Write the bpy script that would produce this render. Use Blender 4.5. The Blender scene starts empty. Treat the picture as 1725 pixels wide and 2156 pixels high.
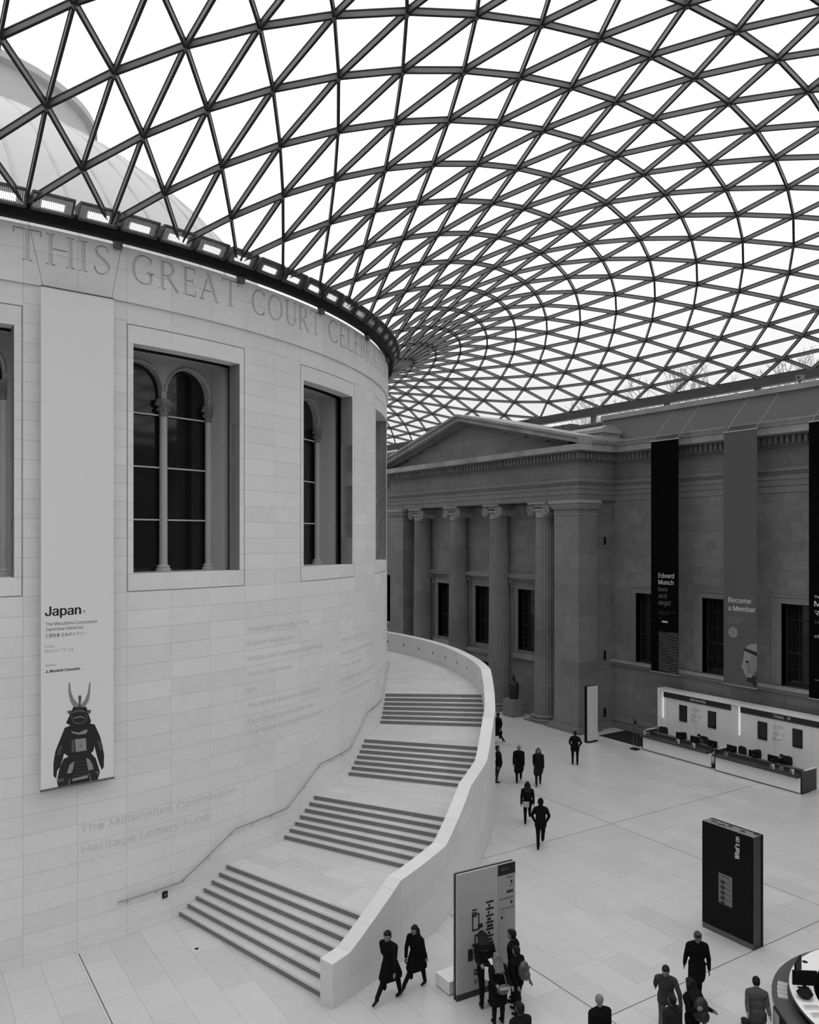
import bpy, bmesh, math, random
import numpy as np
from mathutils import Vector, Matrix

# ---------------------------------------------------------------- camera, sky, exposure
scene = bpy.context.scene
COL = scene.collection
FPX, HOR, YAW = 1716.08, 1132.6, 0.57672          # focal length in px (1725 wide), horizon row, heading
CAM = np.array([-2.1009, -45.588, 11.3517])
cd = bpy.data.cameras.new('camera'); cam = bpy.data.objects.new('camera', cd); COL.objects.link(cam)
cd.sensor_fit = 'HORIZONTAL'; cd.sensor_width = 36.0; cd.lens = 36.0 * FPX / 1725.0
cd.shift_y = (HOR - 1078.0) / 1725.0; cd.clip_start = 0.1; cd.clip_end = 600
cam.location = CAM; cam.rotation_euler = (math.pi / 2, 0, -YAW)
scene.camera = cam
world = bpy.data.worlds.new('sky'); scene.world = world; world.use_nodes = True
# overcast sky with the standard (CIE) luminance: three times brighter overhead than at the horizon
wt = world.node_tree; bg = wt.nodes['Background']; SKY_ZENITH = 2.12
tcw = wt.nodes.new('ShaderNodeTexCoord'); sep = wt.nodes.new('ShaderNodeSeparateXYZ'); wt.links.new(tcw.outputs['Generated'], sep.inputs[0])
cl = wt.nodes.new('ShaderNodeMath'); cl.operation = 'MAXIMUM'; cl.inputs[1].default_value = 0.0; wt.links.new(sep.outputs[2], cl.inputs[0])
ml = wt.nodes.new('ShaderNodeMath'); ml.operation = 'MULTIPLY_ADD'; ml.inputs[1].default_value = SKY_ZENITH * 2 / 3; ml.inputs[2].default_value = SKY_ZENITH / 3
wt.links.new(cl.outputs[0], ml.inputs[0]); wt.links.new(ml.outputs[0], bg.inputs[1]); bg.inputs[0].default_value = (1, 1, 1, 1)
vs = scene.view_settings
vs.view_transform = 'Standard'; vs.look = 'None'; vs.gamma = 1.0; vs.use_curve_mapping = False; vs.exposure = 0.0
scene.cycles.caustics_reflective = False; scene.cycles.caustics_refractive = False; scene.cycles.diffuse_bounces = 4; scene.cycles.glossy_bounces = 2; scene.cycles.max_bounces = 6; scene.cycles.adaptive_threshold = 0.025
random.seed(7); rng = np.random.default_rng(7)
PI = math.pi; rad = math.radians

# ---------------------------------------------------------------- helpers
SIN, COS = math.sin(YAW), math.cos(YAW)
def proj(P):
    dx, dy, dz = P[0] - CAM[0], P[1] - CAM[1], P[2] - CAM[2]
    dep = dx * SIN + dy * COS
    if dep < 0.5: return None
    return 862.5 + FPX * (dx * COS - dy * SIN) / dep, HOR - FPX * dz / dep, dep
def in_view(P, m=40):
    q = proj(P)
    return q is not None and -m < q[0] < 1725 + m and -m < q[1] < 2156 + m
def pol(r, ph, z=0.0): return (r * math.cos(rad(ph)), r * math.sin(rad(ph)), z)

MATS = {}
def mat(name, col, rough=0.6, metal=0.0, noise=None, rnd=None, bump=0.0, spec=0.4, emit=None, vein=0.0):
    if name in MATS: return MATS[name]
    m = bpy.data.materials.new(name); m.use_nodes = True; MATS[name] = m
    nt = m.node_tree; N = nt.nodes; L = nt.links; b = N['Principled BSDF']
    b.inputs['Roughness'].default_value = rough; b.inputs['Metallic'].default_value = metal
    b.inputs['Specular IOR Level'].default_value = spec
    b.inputs['Base Color'].default_value = (col, col, col, 1)
    def mth(op, a, c, clamp=False):
        n = N.new('ShaderNodeMath'); n.operation = op; n.use_clamp = clamp
        for k, v in enumerate((a, c)):
            if isinstance(v, (int, float)): n.inputs[k].default_value = v
            else: L.new(v, n.inputs[k])
        return n.outputs[0]
    fac = None
    if noise or rnd or vein:
        tc = N.new('ShaderNodeTexCoord'); geo = N.new('ShaderNodeNewGeometry')
        fac = 1.0
        if noise:
            for sc_, am in noise:
                tx = N.new('ShaderNodeTexNoise'); tx.inputs['Scale'].default_value = sc_; tx.inputs['Detail'].default_value = 2.5
                L.new(geo.outputs['Position'], tx.inputs['Vector'])
                fac = mth('ADD', fac, mth('MULTIPLY', mth('SUBTRACT', tx.outputs[0], 0.5), 2 * am))
        if vein:
            tx = N.new('ShaderNodeTexNoise'); tx.inputs['Scale'].default_value = 0.9; tx.inputs['Detail'].default_value = 3; tx.inputs['Distortion'].default_value = 1.2
            L.new(geo.outputs['Position'], tx.inputs['Vector'])
            d = mth('ABSOLUTE', mth('SUBTRACT', tx.outputs[0], 0.5), 0)
            fac = mth('SUBTRACT', fac, mth('MULTIPLY', mth('SUBTRACT', 1.0, mth('MULTIPLY', d, 28.0), True), vein))
        if rnd:
            kind, am = rnd
            if kind == 'obj':
                oi = N.new('ShaderNodeObjectInfo'); r = oi.outputs['Random']
            else:
                r = geo.outputs['Random Per Island']
            fac = mth('ADD', fac, mth('MULTIPLY', mth('SUBTRACT', r, 0.5), 2 * am))
        v = mth('MULTIPLY', fac, col)
        cc = N.new('ShaderNodeCombineColor')
        for k in range(3): L.new(v, cc.inputs[k])
        L.new(cc.outputs[0], b.inputs['Base Color'])
    if bump:
        tx = N.new('ShaderNodeTexNoise'); tx.inputs['Scale'].default_value = 14; tx.inputs['Detail'].default_value = 2
        g2 = N.new('ShaderNodeNewGeometry'); L.new(g2.outputs['Position'], tx.inputs['Vector'])
        bp = N.new('ShaderNodeBump'); bp.inputs['Strength'].default_value = bump; bp.inputs['Distance'].default_value = 0.02
        L.new(tx.outputs[0], bp.inputs['Height']); L.new(bp.outputs[0], b.inputs['Normal'])
    if emit:
        b.inputs['Emission Color'].default_value = (1, 1, 1, 1); b.inputs['Emission Strength'].default_value = emit
    return m
def glass_mat(name, tint, gloss):
    m = bpy.data.materials.new(name); m.use_nodes = True; MATS[name] = m
    nt = m.node_tree; N = nt.nodes; L = nt.links
    N.remove(N['Principled BSDF']); out = N['Material Output']
    t = N.new('ShaderNodeBsdfTransparent'); t.inputs[0].default_value = (tint, tint, tint, 1)
    g = N.new('ShaderNodeBsdfGlossy'); g.inputs['Roughness'].default_value = 0.02
    lw = N.new('ShaderNodeLayerWeight'); lw.inputs[0].default_value = 0.5   # 'Facing' is the same from both sides of the pane
    pw = N.new('ShaderNodeMath'); pw.operation = 'POWER'; pw.inputs[1].default_value = 4.0; L.new(lw.outputs['Facing'], pw.inputs[0])
    mu = N.new('ShaderNodeMath'); mu.operation = 'MULTIPLY_ADD'; mu.inputs[1].default_value = gloss; mu.inputs[2].default_value = 0.02; L.new(pw.outputs[0], mu.inputs[0])
    mx = N.new('ShaderNodeMixShader'); L.new(mu.outputs[0], mx.inputs[0]); L.new(t.outputs[0], mx.inputs[1]); L.new(g.outputs[0], mx.inputs[2])
    L.new(mx.outputs[0], out.inputs[0])
    return m

def roof_glass(name, tint):
    m = bpy.data.materials.new(name); m.use_nodes = True; MATS[name] = m
    nt = m.node_tree; N = nt.nodes; N.remove(N['Principled BSDF'])
    t = N.new('ShaderNodeBsdfTransparent'); t.inputs[0].default_value = (tint, tint, tint, 1)
    nt.links.new(t.outputs[0], N['Material Output'].inputs[0]); return m

# stones: one variant whose tone differs per object, one whose tone differs per loose piece
ST = lambda nm, col, **k: (mat(nm, col, rnd=('obj', k.get('r', .05)), **{a: b for a, b in k.items() if a != 'r'}),
                           mat(nm + ' pieces', col, rnd=('isl', k.get('r', .05)), **{a: b for a, b in k.items() if a != 'r'}))
M_DRUM, M_DRUM_I = ST('pale limestone', 0.82, r=.035, noise=[(0.5, .05), (3, .03)], vein=.028, rough=.7)
M_FLOOR, M_FLOOR_I = ST('polished limestone paving', 0.57, r=.055, noise=[(0.8, .05), (6, .04)], rough=.28, spec=.45)
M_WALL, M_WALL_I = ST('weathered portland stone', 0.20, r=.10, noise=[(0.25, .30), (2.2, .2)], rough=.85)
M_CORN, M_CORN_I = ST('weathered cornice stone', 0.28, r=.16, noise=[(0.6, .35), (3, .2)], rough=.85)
M_STEP, M_STEP_I = ST('stair limestone', 0.58, r=.06, noise=[(1, .05), (7, .03)], rough=.55)
M_JOINT = mat('recessed mortar joint', 0.34, .9)
M_WJOINT = mat('dark mortar joint', 0.07, .9)
M_STEEL = mat('dark grey painted roof steel', 0.10, .45, spec=.5)
M_BEAM = mat('grey painted roof beam', 0.21, .5, spec=.4)
M_GASK_SHADE = mat('black gasket and cavity shade', 0.015, .6)
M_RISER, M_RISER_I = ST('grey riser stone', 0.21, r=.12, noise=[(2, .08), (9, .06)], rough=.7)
M_BLACK = mat('matt black metal', 0.008, .6, spec=.15)
M_PSTONE = mat('parapet limestone', 0.72, .65, noise=[(1, .05), (5, .03)], rnd=('obj', .04))
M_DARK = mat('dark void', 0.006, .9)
M_WHITE = mat('white laminate', 0.82, .45)
M_PANE = roof_glass('roof glass', 0.965)
M_CLEAR = glass_mat('clear acrylic', 0.9, 0.5)
M_WGLASS = mat('dark window glass', 0.012, .06, spec=.6)
M_RAIL = mat('brushed steel rail', 0.40, .35, metal=.5)
M_INK = mat('black print', 0.012, .6)
M_GREYINK = mat('grey print', 0.18, .6)
M_PALEINK = mat('pale grey print', 0.42, .6)
M_WINK = mat('white print', 0.80, .6)

class MB:
    """collects shapes, then links them as one mesh object"""
    def __init__(s): s.v = []; s.f = []
    def add(s, vs_, fs):
        o = len(s.v); s.v += [tuple(map(float, p)) for p in vs_]; s.f += [tuple(i + o for i in f) for f in fs]; return s
    def box(s, x0, x1, y0, y1, z0, z1):
        x0, x1 = sorted((x0, x1)); y0, y1 = sorted((y0, y1)); z0, z1 = sorted((z0, z1))
        return s.add([(x0, y0, z0), (x1, y0, z0), (x1, y1, z0), (x0, y1, z0), (x0, y0, z1), (x1, y0, z1), (x1, y1, z1), (x0, y1, z1)],
                     [(0, 3, 2, 1), (4, 5, 6, 7), (0, 1, 5, 4), (1, 2, 6, 5), (2, 3, 7, 6), (3, 0, 4, 7)])
    def prism(s, poly, frame, d):
        """2-D polygon extruded by d along the frame's normal; frame = (origin, u, v, n)"""
        o, u, v, n = [np.array(q, float) for q in frame]; k = len(poly)
        a = [o + u * p[0] + v * p[1] for p in poly]; b = [q + n * d for q in a]
        fs = [tuple(range(k - 1, -1, -1)), tuple(range(k, 2 * k))] + [(i, (i + 1) % k, k + (i + 1) % k, k + i) for i in range(k)]
        if d < 0: fs = [f[::-1] for f in fs]
        return s.add(a + b, fs)
    def beam(s, p0, p1, w, h, up=(0, 0, 1)):
        p0, p1 = np.array(p0, float), np.array(p1, float); d = p1 - p0; d /= np.linalg.norm(d) + 1e-9
        sx = np.cross(d, up); sx /= np.linalg.norm(sx) + 1e-9; u = np.cross(sx, d)
        q = []
        for p in (p0, p1):
            for a, b in ((-1, -1), (1, -1), (1, 1), (-1, 1)): q.append(p + sx * a * w / 2 + u * b * h / 2)
        return s.add(q, [(3, 2, 1, 0), (4, 5, 6, 7), (0, 1, 5, 4), (1, 2, 6, 5), (2, 3, 7, 6), (3, 0, 4, 7)])
    def tube(s, pts, r, n=8, cap=True):
        pts = [np.array(p, float) for p in pts]; rs = r if isinstance(r, (list, tuple)) else [r] * len(pts)
        rings = []; ref = None
        for k, p in enumerate(pts):
            d = pts[min(k + 1, len(pts) - 1)] - pts[max(k - 1, 0)]; d /= np.linalg.norm(d) + 1e-9
            if ref is None:
                ref = np.cross(d, (0, 0, 1)); 
                if np.linalg.norm(ref) < 1e-3: ref = np.array((1.0, 0, 0))
            ref = ref - d * (ref @ d); ref /= np.linalg.norm(ref) + 1e-9; w = np.cross(d, ref)
            rings.append([p + rs[k] * (math.cos(2 * PI * a / n) * ref + math.sin(2 * PI * a / n) * w) for a in range(n)])
        fs = []
        for k in range(len(pts) - 1):
            for a in range(n): fs.append((k * n + a, k * n + (a + 1) % n, (k + 1) * n + (a + 1) % n, (k + 1) * n + a))
        if cap: fs += [tuple(range(n - 1, -1, -1)), tuple((len(pts) - 1) * n + a for a in range(n))]
        return s.add([q for g in rings for q in g], fs)
    def lathe(s, prof, c=(0, 0, 0), n=24, cap=True, a0=0.0, a1=360.0):
        full = abs(a1 - a0 - 360) < 1e-6; m = n if full else n + 1; q = []
        for r, z in prof:
            for k in range(m):
                a = rad(a0 + (a1 - a0) * k / n); q.append((c[0] + r * math.cos(a), c[1] + r * math.sin(a), c[2] + z))
        fs = []
        for i in range(len(prof) - 1):
            for k in range(n):
                k2 = (k + 1) % m; fs.append((i * m + k, i * m + k2, (i + 1) * m + k2, (i + 1) * m + k))
        if cap and full: fs += [tuple(range(m - 1, -1, -1)), tuple((len(prof) - 1) * m + k for k in range(m))]
        return s.add(q, fs)
    def ball(s, c, r, n=12, m=8, rot=None):
        r = r if isinstance(r, (tuple, list)) else (r, r, r); q = []
        R = rot if rot is not None else np.eye(3); c = np.array(c, float)
        for i in range(1, m):
            t = PI * i / m
            for k in range(n):
                a = 2 * PI * k / n; q.append(c + R @ np.array((r[0] * math.sin(t) * math.cos(a), r[1] * math.sin(t) * math.sin(a), r[2] * math.cos(t))))
        q += [c + R @ np.array((0, 0, r[2])), c + R @ np.array((0, 0, -r[2]))]; T = (m - 1) * n
        fs = []
        for i in range(m - 2):
            for k in range(n): fs.append((i * n + k, (i + 1) * n + k, (i + 1) * n + (k + 1) % n, i * n + (k + 1) % n))
        for k in range(n): fs += [(T, k, (k + 1) % n), (T + 1, (m - 2) * n + (k + 1) % n, (m - 2) * n + k)]
        return s.add(q, fs)
    def arc(s, r0, r1, p0, p1, z0, z1, n=2):
        """curved block; r may be a function of the angle, z a function or a number"""
        f = lambda g, p: g(p) if callable(g) else g
        q = []
        for k in range(n + 1):
            p = p0 + (p1 - p0) * k / n
            for r, z in ((r0, z0), (r1, z0), (r1, z1), (r0, z1)): q.append(pol(f(r, p), p, f(z, p)))
        fs = [(0, 1, 2, 3), (4 * n + 3, 4 * n + 2, 4 * n + 1, 4 * n)]
        for k in range(n):
            for a in range(4): fs.append((4 * k + a, 4 * (k + 1) + a, 4 * (k + 1) + (a + 1) % 4, 4 * k + (a + 1) % 4))
        return s.add(q, fs)
    def mesh(s, name, off=(0, 0, 0)):
        me = bpy.data.meshes.new(name); o = np.array(off, float)
        me.from_pydata([tuple(np.array(p) - o) for p in s.v] if any(off) else s.v, [], s.f); return me
    def build(s, name, m, parent=None, smooth=None, base=True):
        off = WL.get(parent.name, (0, 0, 0)) if parent else (0, 0, 0)
        if parent is None and base and s.v:
            a = np.array(s.v); off = ((a[:, 0].min() + a[:, 0].max()) / 2, (a[:, 1].min() + a[:, 1].max()) / 2, a[:, 2].min())
        me = s.mesh(name, tuple(map(float, off))); me.materials.append(m)
        if smooth: shade(me, smooth)
        o = link(name, me, parent)
        if parent is None: o.location = off
        WL[o.name] = off
        return o
def shade(me, ang):
    me.polygons.foreach_set('use_smooth', [True] * len(me.polygons)); me.set_sharp_from_angle(angle=rad(ang))
WL = {}
def link(name, data, parent=None):
    o = bpy.data.objects.new(name, data); COL.objects.link(o)
    if parent: o.parent = parent
    return o
def tag(o, label=None, cat=None, group=None, kind=None):
    if label: o['label'] = label
    if cat: o['category'] = cat
    if group: o['group'] = group
    if kind: o['kind'] = kind
    return o
def thing(name, label, cat, loc=(0, 0, 0), group=None):
    o = bpy.data.objects.new(name, None); COL.objects.link(o); o.location = loc; o.empty_display_size = .2
    WL[o.name] = tuple(map(float, loc)); return tag(o, label, cat, group)
def setting(name, label, cat=None):
    o = bpy.data.objects.new(name, None); COL.objects.link(o); WL[o.name] = (0, 0, 0); return tag(o, label, cat, kind='structure')
def bx(name, m, parent, *b): return MB().box(*b).build(name, m, parent)
def copy_tree(o, parent=None):
    c = o.copy(); COL.objects.link(c); c.parent = parent
    for ch in [q for q in o.children]: copy_tree(ch, c)
    return c

# scratch scene in which text, booleans and remeshing are evaluated
TS = bpy.data.scenes.new('scratch')
def evaluate(obs):
    for o in obs: TS.collection.objects.link(o)
    vl = TS.view_layers[0]; vl.update(); dg = vl.depsgraph
    out = [bpy.data.meshes.new_from_object(o.evaluated_get(dg), depsgraph=dg) for o in obs]
    for o in obs: bpy.data.objects.remove(o)
    return out
SANS = None
def text_meshes(jobs):
    """jobs: (string, size, extrude, bold offset) -> meshes lying in xy, baseline left at origin"""
    obs = []
    global SANS
    if SANS is None:
        try: SANS = bpy.data.fonts.load(bpy.utils.system_resource('DATAFILES', path='fonts') + '/Inter.woff2')
        except Exception: SANS = False
    for st, size, ex, off in jobs:
        c = bpy.data.curves.new('txt', 'FONT'); c.body = st; c.size = size; c.extrude = ex; c.resolution_u = 3
        if SANS and all(ord(q) < 0x2E80 for q in st): c.font = SANS
        obs.append(bpy.data.objects.new('txt', c))
    ms = evaluate(obs)
    for m in ms: m.materials.clear()
    return ms
def put_text(name, me, m, parent, frame, width=None, height=None, bold=0.0):
    """map a text mesh into a plane; width fixes the length of the line"""
    n = len(me.vertices); a = np.empty(n * 3); me.vertices.foreach_get('co', a); a = a.reshape(-1, 3)
    if n == 0: return None
    o, u, v, w = [np.array(q, float) for q in frame]; off = np.array(WL.get(parent.name, (0, 0, 0)))
    if width: a[:, 0] = (a[:, 0] - a[:, 0].min()) * width / max(1e-6, np.ptp(a[:, 0]))
    if height: a[:, 1] *= height / max(1e-6, a[:, 1].max())
    fs = [tuple(p.vertices) for p in me.polygons]
    if bold:                                                        # heavier strokes: the same glyphs again, a hair to the side
        d = bold * a[:, 1].max(); reps = [a + np.array((k * d, 0, .0002 * (k + 1))) for k in (-1, 0, 1)]
        a = np.concatenate(reps); fs = [tuple(i + r * n for i in f) for r in range(3) for f in fs]
    q = o + a[:, :1] * u + a[:, 1:2] * v + a[:, 2:] * w - off
    me = bpy.data.meshes.new(name); me.from_pydata(q.tolist(), [], fs)
    me.materials.append(m); ob = link(name, me, parent); return ob
# ---------------------------------------------------------------- stairs geometry shared by floor and staircase
TB = np.array([(-77, 29.05), (-76, 29.0), (-70, 28.78), (-65, 28.5), (-57, 27.87), (-50, 27.45), (-43, 27.15), (-35, 26.9), (-25, 26.55), (-15, 26.3), (-5, 26.05), (5, 25.8), (20, 25.4)])
def r_out(p): return float(np.interp(p, TB[:, 0], TB[:, 1]))
def r_in(p): return r_out(p) - .45
R0 = 22.0                                                            # face of the drum

# ---------------------------------------------------------------- floor
floor = setting('floor', 'pale polished limestone paving of the great court')
bx('screed', mat('pale floor grout', .36, .9), floor, -37, 37, -52, 47, -.4, -.012)
slabs = []
xk = -38 - .12; k = 0
while xk < 36:
    y = -51.0 - random.random() * 1.5
    while y < 46:
        l = random.choice((1.25, 1.5, 1.8, 2.1))
        cx, cy = xk + .45, y + l / 2
        r = math.hypot(cx, cy); p = math.degrees(math.atan2(cy, cx))
        ok = -36.5 < cx < 35.2 and r > 21.0 and y > -51
        if ok and -73.6 < p < 15 and r < r_in(p) - 1.2: ok = False
        if ok:
            slabs.append((xk, xk + .9, y, y + l))
        y += l
    xk += .9
def area_px(c, ex):
    q = proj(c)
    if q is None or not (-60 < q[0] < 1785 and -60 < q[1] < 2216): return -1
    return ex / q[2] ** 2
def hidden(x, y):                                                   # standing behind the drum or the stair as seen from the camera
    dx, dy = x - CAM[0], y - CAM[1]; L = math.hypot(dx, dy)
    t = max(0, min(1, -(CAM[0] * dx + CAM[1] * dy) / L ** 2)); 
    return math.hypot(CAM[0] + t * dx, CAM[1] + t * dy) < 21.9 and t < .999
def split300(items, cen, ext, limit=300):
    sc_ = []
    for it in items:
        c = cen(it); a = area_px(c, ext(it))
        if a > 0 and hidden(c[0], c[1]): a = -1
        sc_.append(a)
    o = sorted(range(len(items)), key=lambda i: -sc_[i])
    a = [items[i] for i in o[:limit] if sc_[i] > 0]; b = [items[i] for i in o if sc_[i] <= 0] + [items[i] for i in o[:] if sc_[i] > 0][limit:]
    return a, b
near, far = split300(slabs, lambda s: ((s[0] + s[1]) / 2, (s[2] + s[3]) / 2, 0), lambda s: (s[1] - s[0]) * (s[3] - s[2]))
G = .0025
cache = {}
def lines_gap(s):                                                    # wider movement joints every ten metres or so
    x0, x1, y0, y1 = s[0] + G, s[1] - G, s[2] + G, s[3] - G
    return x0, x1, y0, y1
for s in near:
    x0, x1, y0, y1 = lines_gap(s); key = (round(x1 - x0, 3), round(y1 - y0, 3))
    if key not in cache:
        cache[key] = MB().box(-key[0] / 2, key[0] / 2, -key[1] / 2, key[1] / 2, -.06, 0).mesh('floor_slab'); cache[key].materials.append(M_FLOOR)
    o = link('floor_slab', cache[key], floor); o.location = ((x0 + x1) / 2, (y0 + y1) / 2, random.uniform(-.0008, .0008))
mb = MB()
for s in far:
    x0, x1, y0, y1 = lines_gap(s); mb.box(x0, x1, y0, y1, -.06, 0)
tag(mb.build('floor_slabs', M_FLOOR_I, floor), kind='stuff')
mj = MB()
for xj in (2.46, 12.33, 22.26): mj.box(xj - .011, xj + .011, -51, -22 if xj < 5 else (-22 if xj < 20 else 46), -.02, .0015)
for yj in (-22.83, -31.96): mj.box(-30 if yj < -25 else 15.6, 35, yj - .011, yj + .011, -.02, .0015)
mj.build('movement_joint', M_WJOINT, floor)

# ---------------------------------------------------------------- glazed lattice roof
A_, B_, C_, D_ = 22.245, 36.6, 46.0, 51.1
IS, IN, CI, NI = -1, 57, 10, 45
def jm(i):
    if i < CI: return 36 - (CI - i)
    if i <= 27: return 46 - i
    if i == 28: return 20
    if i <= NI: return i - 10
    return (NI - 10) - (i - NI)
nodes = [(i, j) for i in range(IS, IN + 1) for j in range(jm(i) + 1) if (i + j) % 2 == 0]
idx = {q: k for k, q in enumerate(nodes)}; n = len(nodes)
edges = []
for (i, j) in nodes:
    for q, k in (((i, j + 2), 0), ((i + 1, j + 1), 1), ((i - 1, j + 1), 2)):
        if q in idx: edges.append((idx[(i, j)], idx[q], k, j))
QW = (-0.05609, 0.62306, 1.22118, 0.09974, 0.029, -0.00574)
ZZ = (20.19448, 19.77842, 14.81557, -5.98688, 4.61221, .70818, -6.012, 23.91677, -13.74895, 1.05837, .0195, -25.28425, 10.28095, -3.16643)
DD = (-.05123, -.47618, .08708, -.38906, -.5433, -.3244, .43673, .57194, .3767, -.23705, -.83191, .95782, -.016, -.78809, .94155, .39559)
def roof_grid():
    xy = np.zeros((n, 2)); fixed = np.zeros(n, bool); wr, k1, k2, ph1, ph2, dy1 = QW
    for i in range(IS, IN + 1):
        if (i, 0) in idx:
            u = (i - 28) / 29.0; ph = PI / 2 * u + ph1 * math.sin(PI * u) + ph2 * math.sin(2 * PI * u)
            k = idx[(i, 0)]; xy[k] = A_ * math.cos(ph), A_ * math.sin(ph); fixed[k] = True
        k = idx[(i, jm(i))]; fixed[k] = True
        if i < CI: xy[k] = B_ * (i - IS) / (CI - IS), -D_
        elif i <= 28: t = (28 - i) / (28 - CI); xy[k] = B_, -D_ * (t + dy1 * t * (1 - t))
        elif i <= NI: t = (i - 28) / (NI - 28); xy[k] = B_, C_ * (t + dy1 * t * (1 - t))
        else: xy[k] = B_ * (IN - i) / (IN - NI), C_
    Lm = np.zeros((n, n))
    for a, b, k, j in edges:
        w = (wr if k == 0 else 1.0) * math.exp(k1 * j / 20 + k2 * (j / 20) ** 2)
        Lm[a, a] += w; Lm[b, b] += w; Lm[a, b] -= w; Lm[b, a] -= w
    for c in (0, 1):
        f = ~fixed
        if c == 0:
            for i in (IS, IN):
                for j in range(jm(i) + 1):
                    if (i, j) in idx: f[idx[(i, j)]] = False
        xy[f, c] = np.linalg.solve(Lm[np.ix_(f, f)], -Lm[np.ix_(f, ~f)] @ xy[~f, c])
    I = np.array([q[0] for q in nodes], float); J = np.array([q[1] for q in nodes], float); JM = np.array([jm(q[0]) for q in nodes], float)
    S = J / JM; U = (I - 16) / 16; r = np.hypot(xy[:, 0], xy[:, 1]); er = xy / r[:, None]; et = np.stack([-er[:, 1], er[:, 0]], 1)
    m = np.exp(-np.clip(np.abs(U) - 1.1, 0, 9) ** 2 * 4); p3 = lambda c: c[0] + c[1] * U + c[2] * U ** 2 + c[3] * U ** 3
    T = np.sin(PI * S) * p3(DD[0:4]) + np.sin(2 * PI * S) * p3(DD[4:8]); Rr = np.sin(PI * S) * p3(DD[8:12]) + np.sin(2 * PI * S) * p3(DD[12:16])
    xy = xy + (T * m)[:, None] * et + (Rr * m)[:, None] * er
    x, y = xy.T; r = np.hypot(x, y); th = np.arctan2(y, x)
    tx = B_ / np.abs(x / r + 1e-12); ty = np.where(y > 0, C_, D_) / np.abs(y / r + 1e-12)
    rho = np.clip((r - A_) / ((tx ** -6. + ty ** -6.) ** (-1 / 6.) - A_), 0, 1.2)
    s = 0; k = 2
    for bb in (1, rho, rho ** 2):
        for aa in (1, np.sin(th), np.cos(2 * th), np.cos(4 * th)): s = s + ZZ[k] * bb * aa; k += 1
    s2 = np.clip((1 - (x / B_) ** 2) * (1 - y / C_) * (1 + y / D_) / ((1 - (A_ * x / (r * B_)) ** 2) * (1 - A_ * y / (r * C_)) * (1 + A_ * y / (r * D_))), 0, None)
    return np.stack([x, y, ZZ[1] + (ZZ[0] - ZZ[1]) * s2 + (r / A_ - 1) * s2 * s], 1)
P3 = roof_grid()
ceiling = setting('ceiling', 'glazed steel lattice roof of triangular panes over the court')
def mirror(k): return P3[k] * np.array((-1, 1, 1))
segs = []
for a, b, k, j in edges:
    segs.append((P3[a], P3[b]))
    if not (nodes[a][0] == IS and nodes[b][0] == IS): segs.append((mirror(a), mirror(b)))
near, far = split300(segs, lambda s: (s[0] + s[1]) / 2, lambda s: 1.0)
def beam_mb():
    m = MB(); m.box(-.031, .031, 0, 1, -.148, -.02); m.box(-.033, .033, 0, 1, -.162, -.148); m.box(-.045, .045, 0, 1, -.02, .012); return m
def beam_mats(me):                                                   # grey box section between a black gasket and a dark lower edge
    me.materials.clear()
    for q in (M_BEAM, M_GASK_SHADE): me.materials.append(q)
    k = np.arange(len(me.polygons)) % 18; me.polygons.foreach_set('material_index', (k >= 6).astype(int).tolist())
bm_mesh = beam_mb().mesh('roof_beam'); beam_mats(bm_mesh)
def beam_frame(p0, p1):
    d = p1 - p0; L = np.linalg.norm(d); d = d / L; sx = np.cross(d, (0, 0, 1)); sx /= np.linalg.norm(sx); u = np.cross(sx, d); return sx, d, u, L
for p0, p1 in near:
    sx, d, u, L = beam_frame(p0, p1)
    o = link('roof_beam', bm_mesh, ceiling)
    o.matrix_local = Matrix(((sx[0], d[0] * L, u[0], p0[0]), (sx[1], d[1] * L, u[1], p0[1]), (sx[2], d[2] * L, u[2], p0[2]), (0, 0, 0, 1)))
mb = MB(); t = beam_mb()
for p0, p1 in far:
    sx, d, u, L = beam_frame(p0, p1)
    mb.add([p0 + sx * q[0] + d * L * q[1] + u * q[2] for q in t.v], t.f)
beam_mats(tag(mb.build('roof_beams', M_BEAM, ceiling), kind='stuff').data)
mb = MB()
for k, q in enumerate(nodes):
    for s in (1, -1):
        p = P3[k] * np.array((s, 1, 1))
        if in_view(p): mb.lathe([(.035, -.215), (.055, -.2), (.055, 0.02)], p, 8)
tag(mb.build('roof_nodes', M_STEEL, ceiling), kind='stuff')
tris = []
for (i, j) in nodes:
    for q in (((i, j), (i + 1, j + 1), (i, j + 2)), ((i, j), (i, j + 2), (i - 1, j + 1))):
        if all(t in idx for t in q):
            a = [P3[idx[t]] for t in q]; tris.append(a); tris.append([p * np.array((-1, 1, 1)) for p in a][::-1])
    # half panes along the rims
    if j == 0 and (i + 2, 0) in idx: a = [P3[idx[t]] for t in ((i, 0), (i + 2, 0), (i + 1, 1))]; tris.append(a); tris.append([p * np.array((-1, 1, 1)) for p in a][::-1])
near, far = split300(tris, lambda s: sum(s) / 3, lambda s: np.linalg.norm(np.cross(s[1] - s[0], s[2] - s[0])))
def pane(mb, s):
    c = sum(s) / 3; up = np.array((0, 0, .022))
    a = [p + (c - p) * .012 + up for p in s]; b = [p + np.array((0, 0, .02)) for p in a]
    mb.add(a + b, [(2, 1, 0), (3, 4, 5), (0, 1, 4, 3), (1, 2, 5, 4), (2, 0, 3, 5)])
for s in near:
    m = MB(); pane(m, s); o = m.build('glass_pane', M_PANE, ceiling)
mb = MB()
for s in far: pane(mb, s)
tag(mb.build('glass_panes', M_PANE, ceiling), kind='stuff')
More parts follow.
